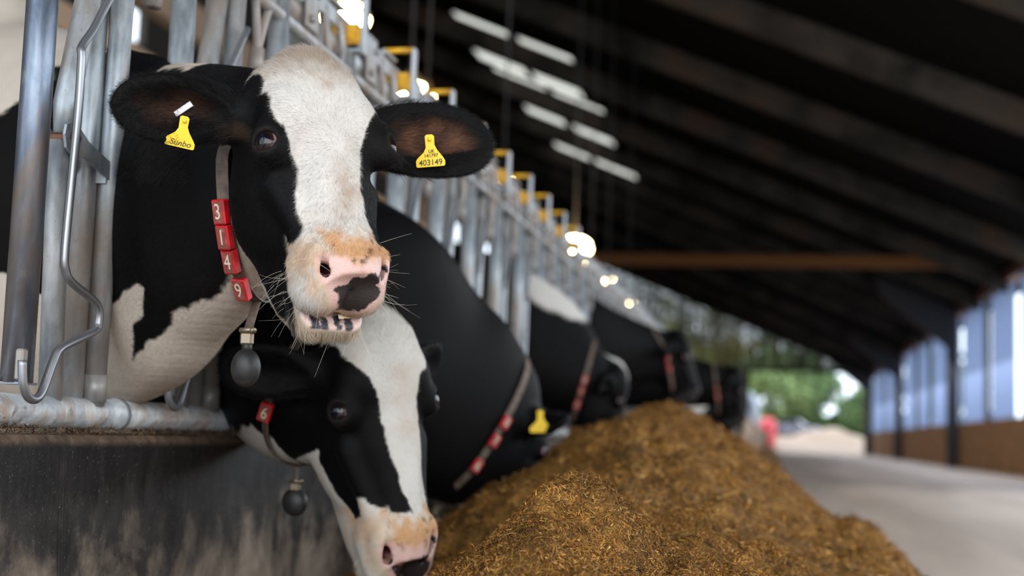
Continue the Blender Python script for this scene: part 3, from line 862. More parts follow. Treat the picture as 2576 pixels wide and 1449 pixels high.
M_FEED = new_mat('mixed_feed', (.4, .25, .08), .75, spec=.25); g = N(M_FEED); nz = g.noise(g.obj(), 190, 5, .75); n2 = g.noise(g.obj(), 34, 4, .7)
g.col(g.mix(1.0, g.attr('tint'), g.mix(1.0, g.ramp(nz, [(.34, two(.25)), (.52, two(1.0)), (.68, two(1.7))]), g.ramp(n2, [(.35, two(.55)), (.62, two(1.2))]), 'MULTIPLY'), 'MULTIPLY')); g.bump(nz, .9, .006)
fo = link('feed_heap', me, M_FEED)
tag(fo, 'long golden brown heap of chopped silage and straw in front of the cows', 'feed', kind='stuff')
# a few wisps of straw left on the kerb behind the lip
n = 7000
y = 1.4 + 3.2 * rng.random(n) ** 1.1; x = rng.uniform(FX + .012, KX - .006, n); z = KZ + .002 + .012 * rng.random(n) ** 2 + .022 * np.exp(-((y - 1.92) / .1) ** 2) * rng.random(n)
D = rng.normal(size=(n, 3)) * (1, 1, .25); D /= np.linalg.norm(D, axis=1)[:, None]; S = np.cross(D, (0, 0, 1.0)); S /= np.linalg.norm(S, axis=1)[:, None]
L = rng.uniform(.004, .016, n)[:, None] * (1 + 1.2 * (rng.random((n, 1)) < .08)); P0 = np.stack([x, y, z], 1); wv = .0009
V = np.stack([P0 - D * L / 2 - S * wv, P0 - D * L / 2 + S * wv, P0 + D * L / 2 + S * wv, P0 + D * L / 2 - S * wv], 1).reshape(-1, 3)
F = np.arange(n)[:, None] * 4 + np.arange(4); cols = np.repeat(np.array([(.30, .16, .08), (.20, .105, .055), (.46, .29, .15)])[rng.integers(0, 3, n)], 4, 0)
me = np_mesh('straw_litter', V, F); add_color(me, 'tint', cols)
tag(link('straw_litter', me, M_FEED), 'thin reddish straw wisps lying along the kerb top under the bottom rail', 'straw', kind='stuff')

BLAZE1 = [(.06, .60), (.085, .50), (.088, .455), (.093, .436), (.100, .407), (.104, .385), (.101, .360), (.097, .346), (.094, .352), (.092, .340), (.090, .328), (.086, .319),
          (.077, .305), (.067, .285), (.069, .272), (.072, .251), (.073, .246), (.074, .215), (.070, .195), (.080, .180), (.14, .178), (.14, -.08),
          (-.14, -.08), (-.14, .150), (-.048, .152), (-.037, .159), (-.035, .177), (-.028, .206), (-.027, .229), (-.026, .237), (-.034, .282), (-.042, .294), (-.052, .331), (-.057, .350), (-.081, .383), (-.10, .40), (-.13, .43), (-.12, .60)]
NECKW1 = [(-1.90, 1.06), (-2.03, 1.05), (-2.055, 1.0), (-2.085, .974), (-2.108, .955), (-2.126, .942), (-2.168, .928), (-2.223, .914), (-2.239, .894), (-2.275, .875), (-2.323, .847), (-2.366, .826), (-2.348, .854),
          (-2.326, .894), (-2.292, .913), (-2.287, .929), (-2.269, .957), (-2.282, .968), (-2.323, .953), (-2.339, .945), (-2.40, .92), (-2.459, .915), (-2.61, .958), (-2.689, .999), (-2.85, 1.02), (-3.3, .95), (-4.6, .9), (-4.6, 0), (-1.5, 0), (-1.5, 1.0)]
BODYW1 = [(-2.60, 1.80), (-2.618, 1.52), (-2.625, 1.484), (-2.665, 1.44), (-2.689, 1.44), (-2.66, 1.405), (-2.693, 1.395), (-2.711, 1.367), (-2.80, 1.31), (-3.0, 1.28), (-3.3, 1.42), (-3.6, 1.2), (-3.8, 1.3), (-3.75, 1.9)]
TOPW1 = [(-2.44, 1.46), (-2.375, 1.412), (-2.353, 1.385), (-2.304, 1.378), (-2.237, 1.366), (-2.20, 1.46), (-2.40, 1.6)]
NU1 = np.array([.79386584, -.60809294, 0])
PADBLK = [(.036, -.021), (.032, -.015), (.012, -.005), (.012, .005), (-.009, .008), (-.018, .014), (-.040, .010), (-.046, .019), (-.063, .022), (-.066, .013), (-.044, .005), (-.042, -.008), (-.052, -.016), (-.054, -.028), (-.038, -.041), (-.026, -.055), (.013, -.060), (.016, -.048), (.029, -.027)]
PADPINK = [(.070, .028), (.056, .034), (.040, .036), (.0, .040), (-.040, .038), (-.072, .030), (-.076, .0), (-.060, -.035), (-.035, -.060), (.018, -.062), (.030, -.045), (.045, -.022), (.069, .006)]
WHITE = np.array([.56, .53, .495]); BLACK = np.array([.0014, .0012, .0014]); PINK = np.array([.66, .43, .385]); STAIN = np.array([.52, .28, .13])

def mixc(c, new, w): w = np.clip(w, 0, 1)[:, None]; return c * (1 - w) + np.asarray(new) * w
def edge(sd, w=.0012): return np.clip(.5 - sd / (2 * w), 0, 1)

def pad_coords(L): q = L - np.array([0, -.005, .112]); return np.stack([L[:, 0], (q[:, 1] + q[:, 2]) * .7071], 1), (q[:, 1] - q[:, 2]) * .7071

def nose_colours(c, L, seed, blk=True, jaw=.004):
    """pink nose pad with a black patch, spotted lips, orange stains; also returns 1 where the skin is bare"""
    P, nrm = pad_coords(L); wob = fbm(L, 90, 3, seed) * .003
    front = (nrm > -.035) & (L[:, 2] < .20)
    st = np.where((L[:, 2] < .22) & (L[:, 1] > -.16) & (c.mean(1) > .3), edge(poly_sd(P, PADPINK) - .016 + fbm(L, 45, 3, seed + 3) * .014, .014), 0) * .72
    c = mixc(c, (.56, .36, .21), st * (L[:, 2] < .2))
    pk = np.where(front, edge(poly_sd(P, PADPINK) + wob, .003), 0)
    c = mixc(c, PINK * .98, pk)
    c = mixc(c, (.50, .25, .165), np.where(front, np.clip(fbm(L, 60, 3, seed + 2) - .25, 0, 1) * .6, 0) * pk)
    top = np.where(front & (c.mean(1) > .25), edge(poly_sd(P, [(.05, .066), (-.07, .062), (-.07, .030), (-.02, .026), (.045, .034)]) + fbm(L, 70, 3, seed + 7) * .010, .008), 0)
    c = mixc(c, STAIN, top * .9)
    grime = np.clip(fbm(L, 110, 3, seed + 9) - .45, 0, .3) * 3.3; c = mixc(c, (.13, .07, .035), np.where(front, top * grime, 0))
    inn_all = np.zeros(len(L))
    if blk:
        bk = np.where(front & (L[:, 2] < .16), edge(poly_sd(P, PADBLK) + fbm(L, 120, 3, seed + 1) * .0034, .0010), 0)
        c = mixc(c, (.030, .024, .024), bk)
    # inside of the nostrils
    for s in (-1, 1):
        inn = np.clip((-.0045 - nrm) / .006, 0, 1) * (np.hypot(P[:, 0] - s * .043, P[:, 1]) < .019) * (nrm > -.05); c = mixc(c, (.10, .028, .024), inn); inn_all = np.maximum(inn_all, inn)
    # lower lip
    lip = (L[:, 1] < -.072) & (L[:, 1] > -.094) & (L[:, 2] < .085) & (np.abs(L[:, 0]) < .06)
    lw = np.where(lip, np.clip((L[:, 1] + .0865 + .003 * fbm(L, 90, 2, 5)) / .004, 0, 1), 0)
    c = mixc(c, PINK * np.array([1.0, 1.05, 1.05]), lw * .9)
    if blk:
        for x0, w in ((.034, .010), (.016, .008), (-.010, .008), (-.030, .009)):
            c = mixc(c, (.03, .03, .038), lw * edge(np.abs(L[:, 0] - x0) - w * .8 + fbm(L, 160, 2, 4) * .003, .0015))
    mouth = (L[:, 1] < -.068) & (L[:, 1] > -.078) & (L[:, 2] > .048) & (L[:, 2] < .13) & (np.abs(L[:, 0]) < .062)
    c = mixc(c, (.16, .05, .04), mouth * .85)
    return c, np.clip(pk + lw + inn_all, 0, 1)

def eye_rims(c, L, H=None):
    for p, e in (H.eyes if H else Frame(np.eye(3), (0, 0, 0)).eyes):
        d = np.linalg.norm(L - (p + e * .017), axis=1); c = mixc(c, (.022, .016, .016), np.clip(1.6 - d / .018, 0, 1) * .8)
    return c

def dots_white(V, M): return M

def coat_cow1(V):
    L = H1.l(V); n = len(V); c = np.repeat(BLACK[None], n, 0)
    wob = fbm(V, 60, 3, 1) * .0035 + fbm(V, 14, 2, 8) * .004
    u = V @ NU1; near = (L[:, 1] > -.21) & (L[:, 2] < .62) & (np.abs(L[:, 0]) < .16)
    head = near & (np.linalg.norm(L - np.array([0, -.04, .28]), axis=1) < .33)
    ear = (np.abs(L[:, 0]) > .105) & (L[:, 2] > .36)
    # neck and trunk
    UZ = np.stack([u, V[:, 2]], 1)
    w = np.maximum(np.maximum(edge(poly_sd(UZ, NECKW1) + wob, .002), edge(poly_sd(UZ, BODYW1) + wob * 1.5, .003)), edge(poly_sd(UZ, TOPW1) + wob * 2, .004))
    far = u < -3.4; w = np.where(far & (V[:, 2] > .9), edge(fbm(V, 1.7, 2, 4) * .2 + .02, .004), w)
    w = np.where(head, 0, w)
    # face
    wb = edge(poly_sd(L[:, [0, 2]], BLAZE1) + wob * .8, .0014)
    side = np.where(L[:, 2] > .178, edge(-(L[:, 1] + np.interp(L[:, 2], [.2, .31, .41, .46, .52], [.05, .0, .0, .03, .08])), .004), 1.0)
    sidem = np.where((L[:, 2] <= .178), edge(-(L[:, 1] + .058 + (.178 - L[:, 2]) * .4 + wob * 2), .004), 1.0)
    chin = np.where((L[:, 2] < .160) & (L[:, 1] < -.06), edge(np.maximum(np.abs(L[:, 0] + .004) - .054, -(L[:, 1] + .121)) + wob * 1.5, .003), 0.0)
    wf = np.maximum(wb * side * sidem, chin)
    yv = np.interp(L[:, 2], HEAD_PROFILE[:, 0], HEAD_PROFILE[:, 2])
    under = np.where((L[:, 2] > .09) & (L[:, 2] < .31) & (L[:, 1] > yv - .03) & (np.linalg.norm(L - np.array([0, -.08, .2]), axis=1) < .2), edge(L[:, 1] - (yv + .022 + .10 * (L[:, 2] - .13)) + wob * 1.6, .002), 0)
    wf = np.maximum(wf, under)
    w = np.where(head, wf, w); w = np.where(ear & (L[:, 1] > -.25), 0, w)
    white = WHITE[None] * (1 + .05 * fbm(V, 40, 3, 3)[:, None])
    tint = np.clip(1.15 - np.linalg.norm((L - np.array([0, .04, .50])) * (1, 1, 1.3), axis=1) / .11, 0, 1) * 1.35 + np.clip(fbm(V, 22, 3, 21), 0, 1) * .45
    tint += np.clip(1 - np.linalg.norm((L - np.array([.004, .05, .24])) * (1.5, 1, .6), axis=1) / .05, 0, 1) * .8
    white = mixc(white, (.40, .32, .255), np.where(head, tint * (.6 + .6 * np.clip(fbm(V, 55, 2, 23) + .3, 0, 1)), 0))
    white = np.where(head[:, None], white, white * np.array([.92, .84, .76]))
    white = mixc(white, (.48, .36, .24), np.where(head & (L[:, 2] < .16) & (L[:, 1] < -.085), .65, 0))
    c = c * (1 - w[:, None]) + white * w[:, None]
    br = np.clip(fbm(V, 5, 2, 31), 0, 1) * .5; c = mixc(c, (.006, .0045, .004), br * (1 - w))
    # brown inside of the ears
    for b0, d, nn, Ln, Wd in EARS1:
        M = axes_from(d, nn); q = (L - np.array(b0)) @ M
        ins = (q[:, 0] > .05) & (q[:, 0] < Ln * .98) & (np.abs(q[:, 1]) < Wd * .34) & (q[:, 2] > -.03)
        k = np.clip(1.25 - np.hypot((q[:, 0] - Ln * .60) / (Ln * .30), q[:, 1] / (Wd * .26)), 0, 1) * 1.3
        bb = .45 + .55 * fbm(V, 30, 2, 6); sgn = 1.2 if b0[0] < 0 else .35
        c = mixc(c, (.17, .075, .042), np.where(ins & ear, k * np.clip(bb, 0, 1) * sgn, 0))
    rr = np.clip(1 - np.linalg.norm(L - np.array([.135, -.02, .372]), axis=1) / .035, 0, 1); c = mixc(c, (.20, .12, .07), rr * .6)
    c = eye_rims(c, L, H1)
    c, bare = nose_colours(c, L, 50)
    return c, bare, w, head

M_COAT = new_mat('short_coat', (.5, .5, .5), .48, spec=.12)
g = N(M_COAT); g.col(g.attr('coat'))
q = g.n('ShaderNodeAttribute', attribute_name='bare'); g.put(g.b.inputs['Specular IOR Level'], g.ramp(q.outputs['Fac'], [(0, two(.12)), (1, two(.4))])); g.rough(g.ramp(q.outputs['Fac'], [(0, two(.62)), (1, two(.36))]))
v = g.obj(); vo = g.n('ShaderNodeTexVoronoi'); g.put(vo.inputs['Vector'], v); vo.inputs['Scale'].default_value = 420
hn = g.noise(g.obj((1, 1, .6)), 260, 3, .7)
h = g.mix(q.outputs['Fac'], hn, vo.outputs['Distance']); g.bump(h, .35, .0016)
g.put(g.b.inputs['Sheen Weight'], .012); g.b.inputs['Sheen Roughness'].default_value = .35; g.b.inputs['Sheen Tint'].default_value = (.55, .60, .85, 1)
M_HAIR = bpy.data.materials.new('coat_hair'); M_HAIR.use_nodes = True
g = N(M_HAIR); g.col(g.attr('tint')); g.rough(.45); g.b.inputs['Specular IOR Level'].default_value = .24

def add_float(me, name, vals):
    at = me.attributes.new(name, 'FLOAT', 'POINT'); at.data.foreach_set('value', np.asarray(vals, np.float32))

def strands(name, P, radius, cols, mat, parent, tip=.25):
    """P (n, k, 3) points of n strands"""
    n, k, _ = P.shape
    hc = bpy.data.hair_curves.new(name); hc.add_curves([k] * n)
    hc.attributes['position'].data.foreach_set('vector', P.reshape(-1).astype(np.float32))
    ra = hc.attributes.get('radius') or hc.attributes.new('radius', 'FLOAT', 'POINT')
    tap = np.linspace(1, tip, k)[None, :] * (radius if np.ndim(radius) == 0 else np.asarray(radius)[:, None]) * np.ones((n, 1))
    ra.data.foreach_set('value', tap.reshape(-1).astype(np.float32))
    ca = hc.attributes.new('tint', 'FLOAT_COLOR', 'CURVE'); c4 = np.ones((n, 4), np.float32); c4[:, :3] = cols; ca.data.foreach_set('color', c4.ravel())
    hc.materials.append(mat)
    o = bpy.data.objects.new(name, hc); COL.objects.link(o); o.parent = parent
    return o

def scatter(V, Q, NV, n, mask, rng):
    T = np.concatenate([Q[:, [0, 1, 2]], Q[:, [0, 2, 3]]]); T = T[mask[T].all(1)]
    ar = np.linalg.norm(np.cross(V[T[:, 1]] - V[T[:, 0]], V[T[:, 2]] - V[T[:, 0]]), axis=1); cs = np.cumsum(ar); cs /= cs[-1]
    t = T[np.searchsorted(cs, rng.random(n))]; a, b = rng.random(n), rng.random(n); f = a + b > 1; a = np.where(f, 1 - a, a); b = np.where(f, 1 - b, b)
    w = np.stack([1 - a - b, a, b], 1)[:, :, None]
    return (V[t] * w).sum(1), (NV[t] * w).sum(1), t, w

def fur(parent, V, Q, cols, bare, L, frame, n, seed, ears, wh, extra=None, length=.0075):
    rng = np.random.default_rng(seed); NV = vert_normals(V, Q)
    dens = (np.linalg.norm(L - np.array([0, -.05, .28]), axis=1) < .95) & (bare < .3) & (V[:, 0] > -1.5)
    for p, e in frame.eyes: dens &= np.linalg.norm(L - (p + e * .014), axis=1) > .0175
    P, Nn, t, w = scatter(V, Q, NV, n, dens, rng)
    Nn /= np.linalg.norm(Nn, axis=1)[:, None]; C = (cols[t] * w).sum(1); Lp = frame.l(P)
    Wc = np.array([.002, .066, .311]); flow = Lp - Wc; flow[:, 1] -= np.clip(np.linalg.norm(flow, axis=1) * 1.0, 0, .3) * .6
    flow = (flow / (np.linalg.norm(flow, axis=1)[:, None] + 1e-9)) @ frame.R.T
    back = np.array([-.75, .5, -.35]); k = np.clip((np.linalg.norm(Lp - np.array([0, -.03, .28]), axis=1) - .26) / .12, 0, 1)[:, None]
    flow = flow * (1 - k) + back * k
    ln = np.full(n, length); lift = np.full(n, .30)
    poll = np.clip(1.3 - np.linalg.norm(Lp - np.array([0, .02, .51]), axis=1) / .09, 0, 1); ln = ln * (1 + 1.3 * poll); lift += .35 * poll
    muz = (Lp[:, 2] < .20) & (Lp[:, 1] > -.08); ln = np.where(muz, ln * 1.15, ln); lift = np.where(muz, .42, lift)
    chin = (Lp[:, 2] < .12) & (Lp[:, 1] < -.085) & (Lp[:, 1] > -.13) & (np.abs(Lp[:, 0]) < .06); ln = np.where(chin, ln * 2.1, ln); lift = np.where(chin, .7, lift)
    down = -frame.R[:, 2] * .7 - np.array([0, 0, .8]); flow = np.where(chin[:, None], flow * .3 + down, flow)
    for b0, d, nn, Ln, Wd in ears:
        M = axes_from(d, nn); q = (Lp - np.array(b0)) @ M; on = (q[:, 0] > .03) & (np.abs(q[:, 1]) < Wd) & (q[:, 0] < Ln * 1.15) & (np.abs(Lp[:, 0]) > .10)
        dirw = frame.R @ M[:, 0]; inner = on & ((Nn @ (frame.R @ M[:, 2])) > .2)
        flow = np.where(on[:, None], dirw + .6 * (frame.R @ M[:, 1]) * np.sign(q[:, 1])[:, None] * np.clip(np.abs(q[:, 1]) / (Wd * .3), 0, 1)[:, None], flow)
        ln = np.where(on, length * 1.5, ln); ln = np.where(inner & (q[:, 0] < Ln * .55), length * 2.6, ln); lift = np.where(on, .35, lift); lift = np.where(inner, .55, lift)
    flow = flow + rng.normal(size=(n, 3)) * .22 + np.stack([fbm(P, 30, 2, seed + i) for i in range(3)], 1) * .35
    flow -= (flow * Nn).sum(1)[:, None] * Nn; flow /= np.linalg.norm(flow, axis=1)[:, None] + 1e-9
    ln = ln * rng.uniform(.6, 1.25, n)
    a = P - Nn * .0008; d1 = flow + Nn * lift[:, None]; d2 = flow + Nn * (lift * .35)[:, None]
    m = a + d1 * (ln * .5)[:, None]; e = m + d2 * (ln * .5)[:, None]
    br = rng.uniform(.80, 1.18, n)[:, None]; C = np.clip(C * br, 0, 1)
    dark = C.mean(1) < .1; C = np.where((dark & (rng.random(n) < .06))[:, None], C * 3.0 + .010, C)
    tan = (~dark) & (rng.random(n) < .10); C = np.where(tan[:, None], C * np.array([.80, .68, .55]), C)
    return strands('fur', np.stack([a, m, e], 1), .00016, C, M_HAIR, parent)

def whiskers(parent, frame, V, Q, n, seed, x_ok=None):
    rng = np.random.default_rng(seed); NV = vert_normals(V, Q); L = frame.l(V)
    mask = (L[:, 2] < .175) & (L[:, 2] > .03) & ((np.abs(L[:, 0]) > .052) | (L[:, 1] < -.11)) & (L[:, 1] > -.15)
    P, Nn, t, w = scatter(V, Q, NV, n, mask, rng); Nn /= np.linalg.norm(Nn, axis=1)[:, None]
    Lp = frame.l(P); ln = rng.uniform(.018, .062, n) * np.where(Lp[:, 1] < -.10, .75, 1.0)
    d = Nn + rng.normal(size=(n, 3)) * .30 - frame.R[:, 2] * .25; d /= np.linalg.norm(d, axis=1)[:, None]
    bend = rng.normal(size=(n, 3)) * .35 + np.array([0, 0, -.45]) * (Lp[:, 1] < -.09)[:, None]
    S = np.stack([P + d * (ln * s)[:, None] + bend * (ln * s * s * .5)[:, None] for s in np.linspace(0, 1, 6)], 1)
    C = np.array([.75, .68, .58]) * rng.uniform(.5, 1.1, n)[:, None]
    return strands('whiskers', S, .00020, C, M_HAIR, parent, .3)

M_EYE = new_mat('eye', (.02, .01, .01), .05, spec=.42)
g = N(M_EYE); g.col(g.attr('coat')); g.rough(.08)
def eyeball(parent, frame, side, look, name='eye'):
    b = MB(); c = frame.eyes[0 if side > 0 else 1][0]; R = EYE_R
    b.sphere((0, 0, 0), R, None, 40, 28); v = np.array(b.v)
    look = np.array(look, float) * (side, 1, 1); look /= np.linalg.norm(look)
    ang = np.degrees(np.arccos(np.clip(v @ look / R, -1, 1)))
    col = np.repeat(np.array([[.004, .004, .008]]), len(v), 0)
    col = mixc(col, (.018, .008, .006), np.clip((ang - 34) / 6, 0, 1)); col = mixc(col, (.02, .01, .008), np.clip((ang - 46) / 5, 0, 1)); col = mixc(col, (.40, .25, .27), np.clip((ang - 54) / 4, 0, 1))
    v = frame.w(v + c); b.v = [tuple(p) for p in v]; me = b.mesh(name); add_color(me, 'coat', col)
    o = bpy.data.objects.new(name, me); COL.objects.link(o); me.materials.append(M_EYE); o.parent = parent; return o

def cow_object(V, Q, cols, bare, label, group=None, name='cow'):
    me = np_mesh(name, V, Q); add_color(me, 'coat', cols); add_float(me, 'bare', bare); me.materials.append(M_COAT)
    o = bpy.data.objects.new(name, me); COL.objects.link(o); tag(o, label, 'cow', group); return o

# ---- lettering
def text_mesh(s, size, M, mat, parent, name='lettering', thick=.0006, shear=0.0, bold=0.0):
    """flat lettering lying in the plane of M (4x4)"""
    cu = bpy.data.curves.new('t', 'FONT'); cu.body = s; cu.size = size; cu.align_x = 'CENTER'; cu.align_y = 'CENTER'; cu.extrude = thick / 2; cu.shear = shear; cu.offset = bold
    o = bpy.data.objects.new('t', cu); COL.objects.link(o); bpy.context.view_layer.update()
    me = bpy.data.meshes.new_from_object(o.evaluated_get(bpy.context.evaluated_depsgraph_get())); bpy.data.objects.remove(o); bpy.data.curves.remove(cu)
    me.transform(M); me.materials.clear(); q = bpy.data.objects.new(name, me); COL.objects.link(q); me.materials.append(mat); q.parent = parent; return q

def plane_matrix(o, u, v):
    u = np.array(u, float); u /= np.linalg.norm(u); v = np.array(v, float); v = v - u * (u @ v); v /= np.linalg.norm(v); n = np.cross(u, v)
    m = np.eye(4); m[:3, 0] = u; m[:3, 1] = v; m[:3, 2] = n; m[:3, 3] = o; return Matrix(m.tolist())

M_TAG = new_mat('yellow_tag', (.90, .60, .03), .45); M_INK = new_mat('tag_ink', (.06, .055, .02), .6)
M_SILVER = new_mat('white_clip', (.75, .73, .78), .35); M_STRAP = new_mat('brown_strap', (.085, .058, .042), .65)
g = N(M_STRAP); g.col(g.ramp(g.noise(g.obj(), 60, 4), [(.3, (.05, .035, .027)), (.7, (.16, .11, .08))]))
M_RED = new_mat('red_plastic', (.62, .012, .022), .42); M_REDD = new_mat('dusty_red_face', (.26, .06, .045), .6)
g = N(M_RED); g.col(g.ramp(g.noise(g.obj(), 50, 4), [(.35, (.34, .012, .015)), (.55, (.66, .012, .022))]))
g = N(M_REDD); g.col(g.ramp(g.noise(g.obj(), 90, 4), [(.35, (.17, .05, .035)), (.6, (.30, .055, .045)), (.75, (.36, .20, .13))]))
M_DIGIT = new_mat('cream_digit', (.66, .55, .42), .6); M_WEIGHT = new_mat('black_weight', (.035, .034, .036), .5)
g = N(M_WEIGHT); g.col(g.ramp(g.noise(g.obj(), 45, 5), [(.4, (.010, .0095, .010)), (.62, (.026, .024, .023)), (.76, (.09, .06, .04))]))
M_BUCKLE = new_mat('brass_buckle', (.30, .24, .17), .4, .7)

TAGSHAPE = [(-.009, .026), (-.006, .0285), (.004, .0285), (.0075, .025), (.0075, .010), (.012, .001), (.022, -.012), (.0255, -.018), (.0255, -.025), (.0235, -.0275), (-.0245, -.0275), (-.0265, -.025), (-.0265, -.016), (-.024, -.012), (-.012, -.002), (-.008, .006)]
def ear_tag(parent, o, u, v, lines, s=1.0, low=False):
    m = plane_matrix(o, u, v); M3 = np.array(m.to_3x3()); b = MB()
    b.prism([(a * s, c * s) for a, c in TAGSHAPE], o, M3[:, 0], M3[:, 1], .0016); t = b.build('ear_tag', M_TAG, parent)
    for txt, size, dx, dy, sh, bold in lines:
        text_mesh(txt, size, m @ Matrix.Translation((dx, dy, .0013)), M_INK, t, 'lettering', .0004, sh, bold)
    b = MB(); p = np.array(o) + M3 @ np.array([0, .020 * s, .002]); b.sphere(p, (.004 * s,) * 3, M3, 10, 6); b.build('stud', M_TAG, t)
    return t

def collar(path, outs, label, group, blocks=(), weight=None, width=.022, th=.0035, name='neck_collar', loc=None, turn=0.0):
    """path: closed list of points round the neck, outs: outward normals; blocks: (index along path, digit)"""
    root = empty(name, loc if loc is not None else path[0]); tag(root, label, 'collar', group)
    P = np.array(path); n = len(P); T = np.roll(P, -1, 0) - np.roll(P, 1, 0); T /= np.linalg.norm(T, axis=1)[:, None]
    O = np.array(outs); O -= (O * T).sum(1)[:, None] * T; O /= np.linalg.norm(O, axis=1)[:, None]; S = np.cross(T, O)
    b = MB(); vs = []
    for i in range(n):
        for a, c in ((-.5, 0), (.5, 0), (.5, 1), (-.5, 1)): vs.append(P[i] + S[i] * a * width + O[i] * c * th)
    fs = [(i * 4 + k, i * 4 + (k + 1) % 4, ((i + 1) % n) * 4 + (k + 1) % 4, ((i + 1) % n) * 4 + k) for i in range(n) for k in range(4)]
    b._add(vs, fs, False); b.build('strap', M_STRAP, root)
    for i, dg in blocks:
        i0 = int(i) % n; f = i - int(i); c = P[i0] * (1 - f) + P[(i0 + 1) % n] * f; t, o, s = T[i0], O[i0], S[i0]
        t = t * .45 + T[int(blocks[0][0]) % n] * .55; t /= np.linalg.norm(t); o = o * (1, 1, .25); o /= np.linalg.norm(o); o = o - t * (o @ t); o /= np.linalg.norm(o); s = np.cross(t, o)
        if turn: o = o * math.cos(turn) + s * math.sin(turn); s = np.cross(t, o)
        R = np.stack([s, t, o], 1); b = MB(); b.box(c + o * .0105, (.027, .043, .017), R, .0022); blk = b.build('number_block', M_RED, root)
        b = MB(); b.box(c + o * .0191, (.0210, .037, .0012), R, .0004); face = b.build('block_face', M_REDD, blk)
        up = t if t[2] > 0 else -t; u = np.cross(up, o)
        if dg: text_mesh(dg, .038, plane_matrix(c + o * .0204, u, up) @ Matrix.Diagonal((.75, 1, 1, 1)), M_DIGIT, blk, 'digit', .0006)
    if weight is not None:
        pts, wc, wr = weight; pts = [np.array(p) for p in pts]
        b = MB(); b.tube(spline(pts, 6), .008, 8, flat=.45); b.build('hanging_strap', M_STRAP, root)
        bp = pts[-1]; b = MB(); b.tube([bp + (-.012, -.006, 0), bp + (.013, -.010, .001)], .0045, 8); b.tube([bp + (.013, -.012, .001), bp + (.017, -.014, -.002)], .006, 8)
        b.box(bp + np.array([0, -.002, -.014]), (.022, .014, .022), None, .003); b.build('buckle', M_BUCKLE, root)
        b = MB(); b.sphere(wc, wr, None, 28, 18); b.tube([wc + np.array([0, 0, wr[2] * .75]), wc + np.array([0, 0, wr[2] + .012])], .009, 10); b.build('weight', M_WEIGHT, root)
    return root

# ---- cow 1
V1, Q1 = build_cow1()
col1, bare1, w1, hd1 = coat_cow1(V1)
cow1 = cow_object(V1, Q1, col1, bare1, 'black and white cow looking out through the fence, chin raised, pink and black nose')
eyeball(cow1, H1, 1, (.86, .50, .04)); eyeball(cow1, H1, -1, (.66, .74, .04))
fur(cow1, V1, Q1, col1, bare1, H1.l(V1), H1, 330000, 4, EARS1, w1)
whiskers(cow1, H1, V1, Q1, 120, 8)
from mathutils.bvhtree import BVHTree
BV1 = BVHTree.FromPolygons([tuple(p) for p in V1], [tuple(int(i) for i in f) for f in Q1])
# lower front teeth
M_TOOTH = new_mat('tooth', (.72, .62, .42), .35)
for i in range(3):
    b = MB(); x = -.036 + i * .0115; b.box(H1.w((x, -.0722, .0760 + abs(x) * .12)), (.0108, .003, .008), H1.R @ rot_x(-.3), .001); b.build('tooth', M_TOOTH, cow1)
# ear tags and clip
def on_ear(ear, a, c, lift):
    b0, d, nn, Ln, Wd = ear; M = axes_from(d, nn); p = H1.w(np.array(b0) + M @ np.array([a, c, .05])); dr = H1.R @ M[:, 2]
    h = BV1.ray_cast(Vector(p + dr * .06), Vector(-dr)); q = np.array(h[0]) if h[0] is not None else p
    return q + dr * lift, H1.R @ M
p, M = on_ear(EARS1[1], .135, -.012, .045); p = p - CAM_R[:, 1] * .020 + CAM_R[:, 0] * .012
tg = ear_tag(cow1, p, CAM_R[:, 0] + .06 * CAM_R[:, 1] + .25 * CAM_R[:, 2], CAM_R[:, 1] + .15 * CAM_R[:, 0], [('403149', .0142, 0, -.0205, 0, .0001), ('141797', .0085, .001, -.0085, 0, .0001), ('UK', .008, .002, -.001, 0, .0001)])
tg['label'] = 'yellow tag printed 403149'
p, M = on_ear(EARS1[0], .092, .030, .018); p = p - CAM_R[:, 1] * .002 - CAM_R[:, 0] * .022
tg = ear_tag(cow1, p, CAM_R[:, 0] - .22 * CAM_R[:, 1] - .2 * CAM_R[:, 2], CAM_R[:, 1] + .22 * CAM_R[:, 0] + .15 * CAM_R[:, 2], [('Sunbo', .0135, .0, -.018, .25, 0)], .9)
tg['label'] = 'yellow tag with handwriting'
p, M = on_ear(EARS1[0], .085, -.018, .006); p = p - CAM_R[:, 1] * .012 - CAM_R[:, 0] * .028
ax = CAM_R[:, 0] * .82 + CAM_R[:, 1] * .55; R3 = axes_from(ax, CAM_R[:, 2]); b = MB(); b.box(p, (.032, .0095, .004), R3, .001)
b.box(p + R3 @ np.array([.0155, 0, -.004]), (.0015, .0095, .012), R3, .0004); b.build('ear_clip', M_SILVER, cow1)

def ring(BV, c, nrm, n=72, off=.004, flip=1):
    """closed loop where a plane through c cuts the skin, with outward directions"""
    nrm = np.array(nrm, float); nrm /= np.linalg.norm(nrm); M = axes_from(nrm, (0, 0, 1.0)); c = np.array(c, float); P, O = [], []
    for i in range(n):
        a = 2 * math.pi * i / n; d = M[:, 2] * math.cos(a) + M[:, 1] * math.sin(a)
        h = BV.ray_cast(Vector(c), Vector(d)); r = (np.array(h[0]) - c) @ d if h[0] is not None else .2
        P.append(r); O.append(d)
    P = np.array(P); P = np.minimum(P, np.median(P) * 1.9); 
    for _ in range(12): P = (P * 2 + np.roll(P, 1) + np.roll(P, -1)) / 4
    O = np.array(O); return c + O * (P + off)[:, None], O

def near_index(path, z, toward):
    """index (float) of the path point at height z on the side facing 'toward'"""
    c = path.mean(0); t = np.array(toward) - c; best = min((abs(p[2] - z) + (0 if (p - c) @ t > 0 else 9), i) for i, p in enumerate(path)); return best[1]

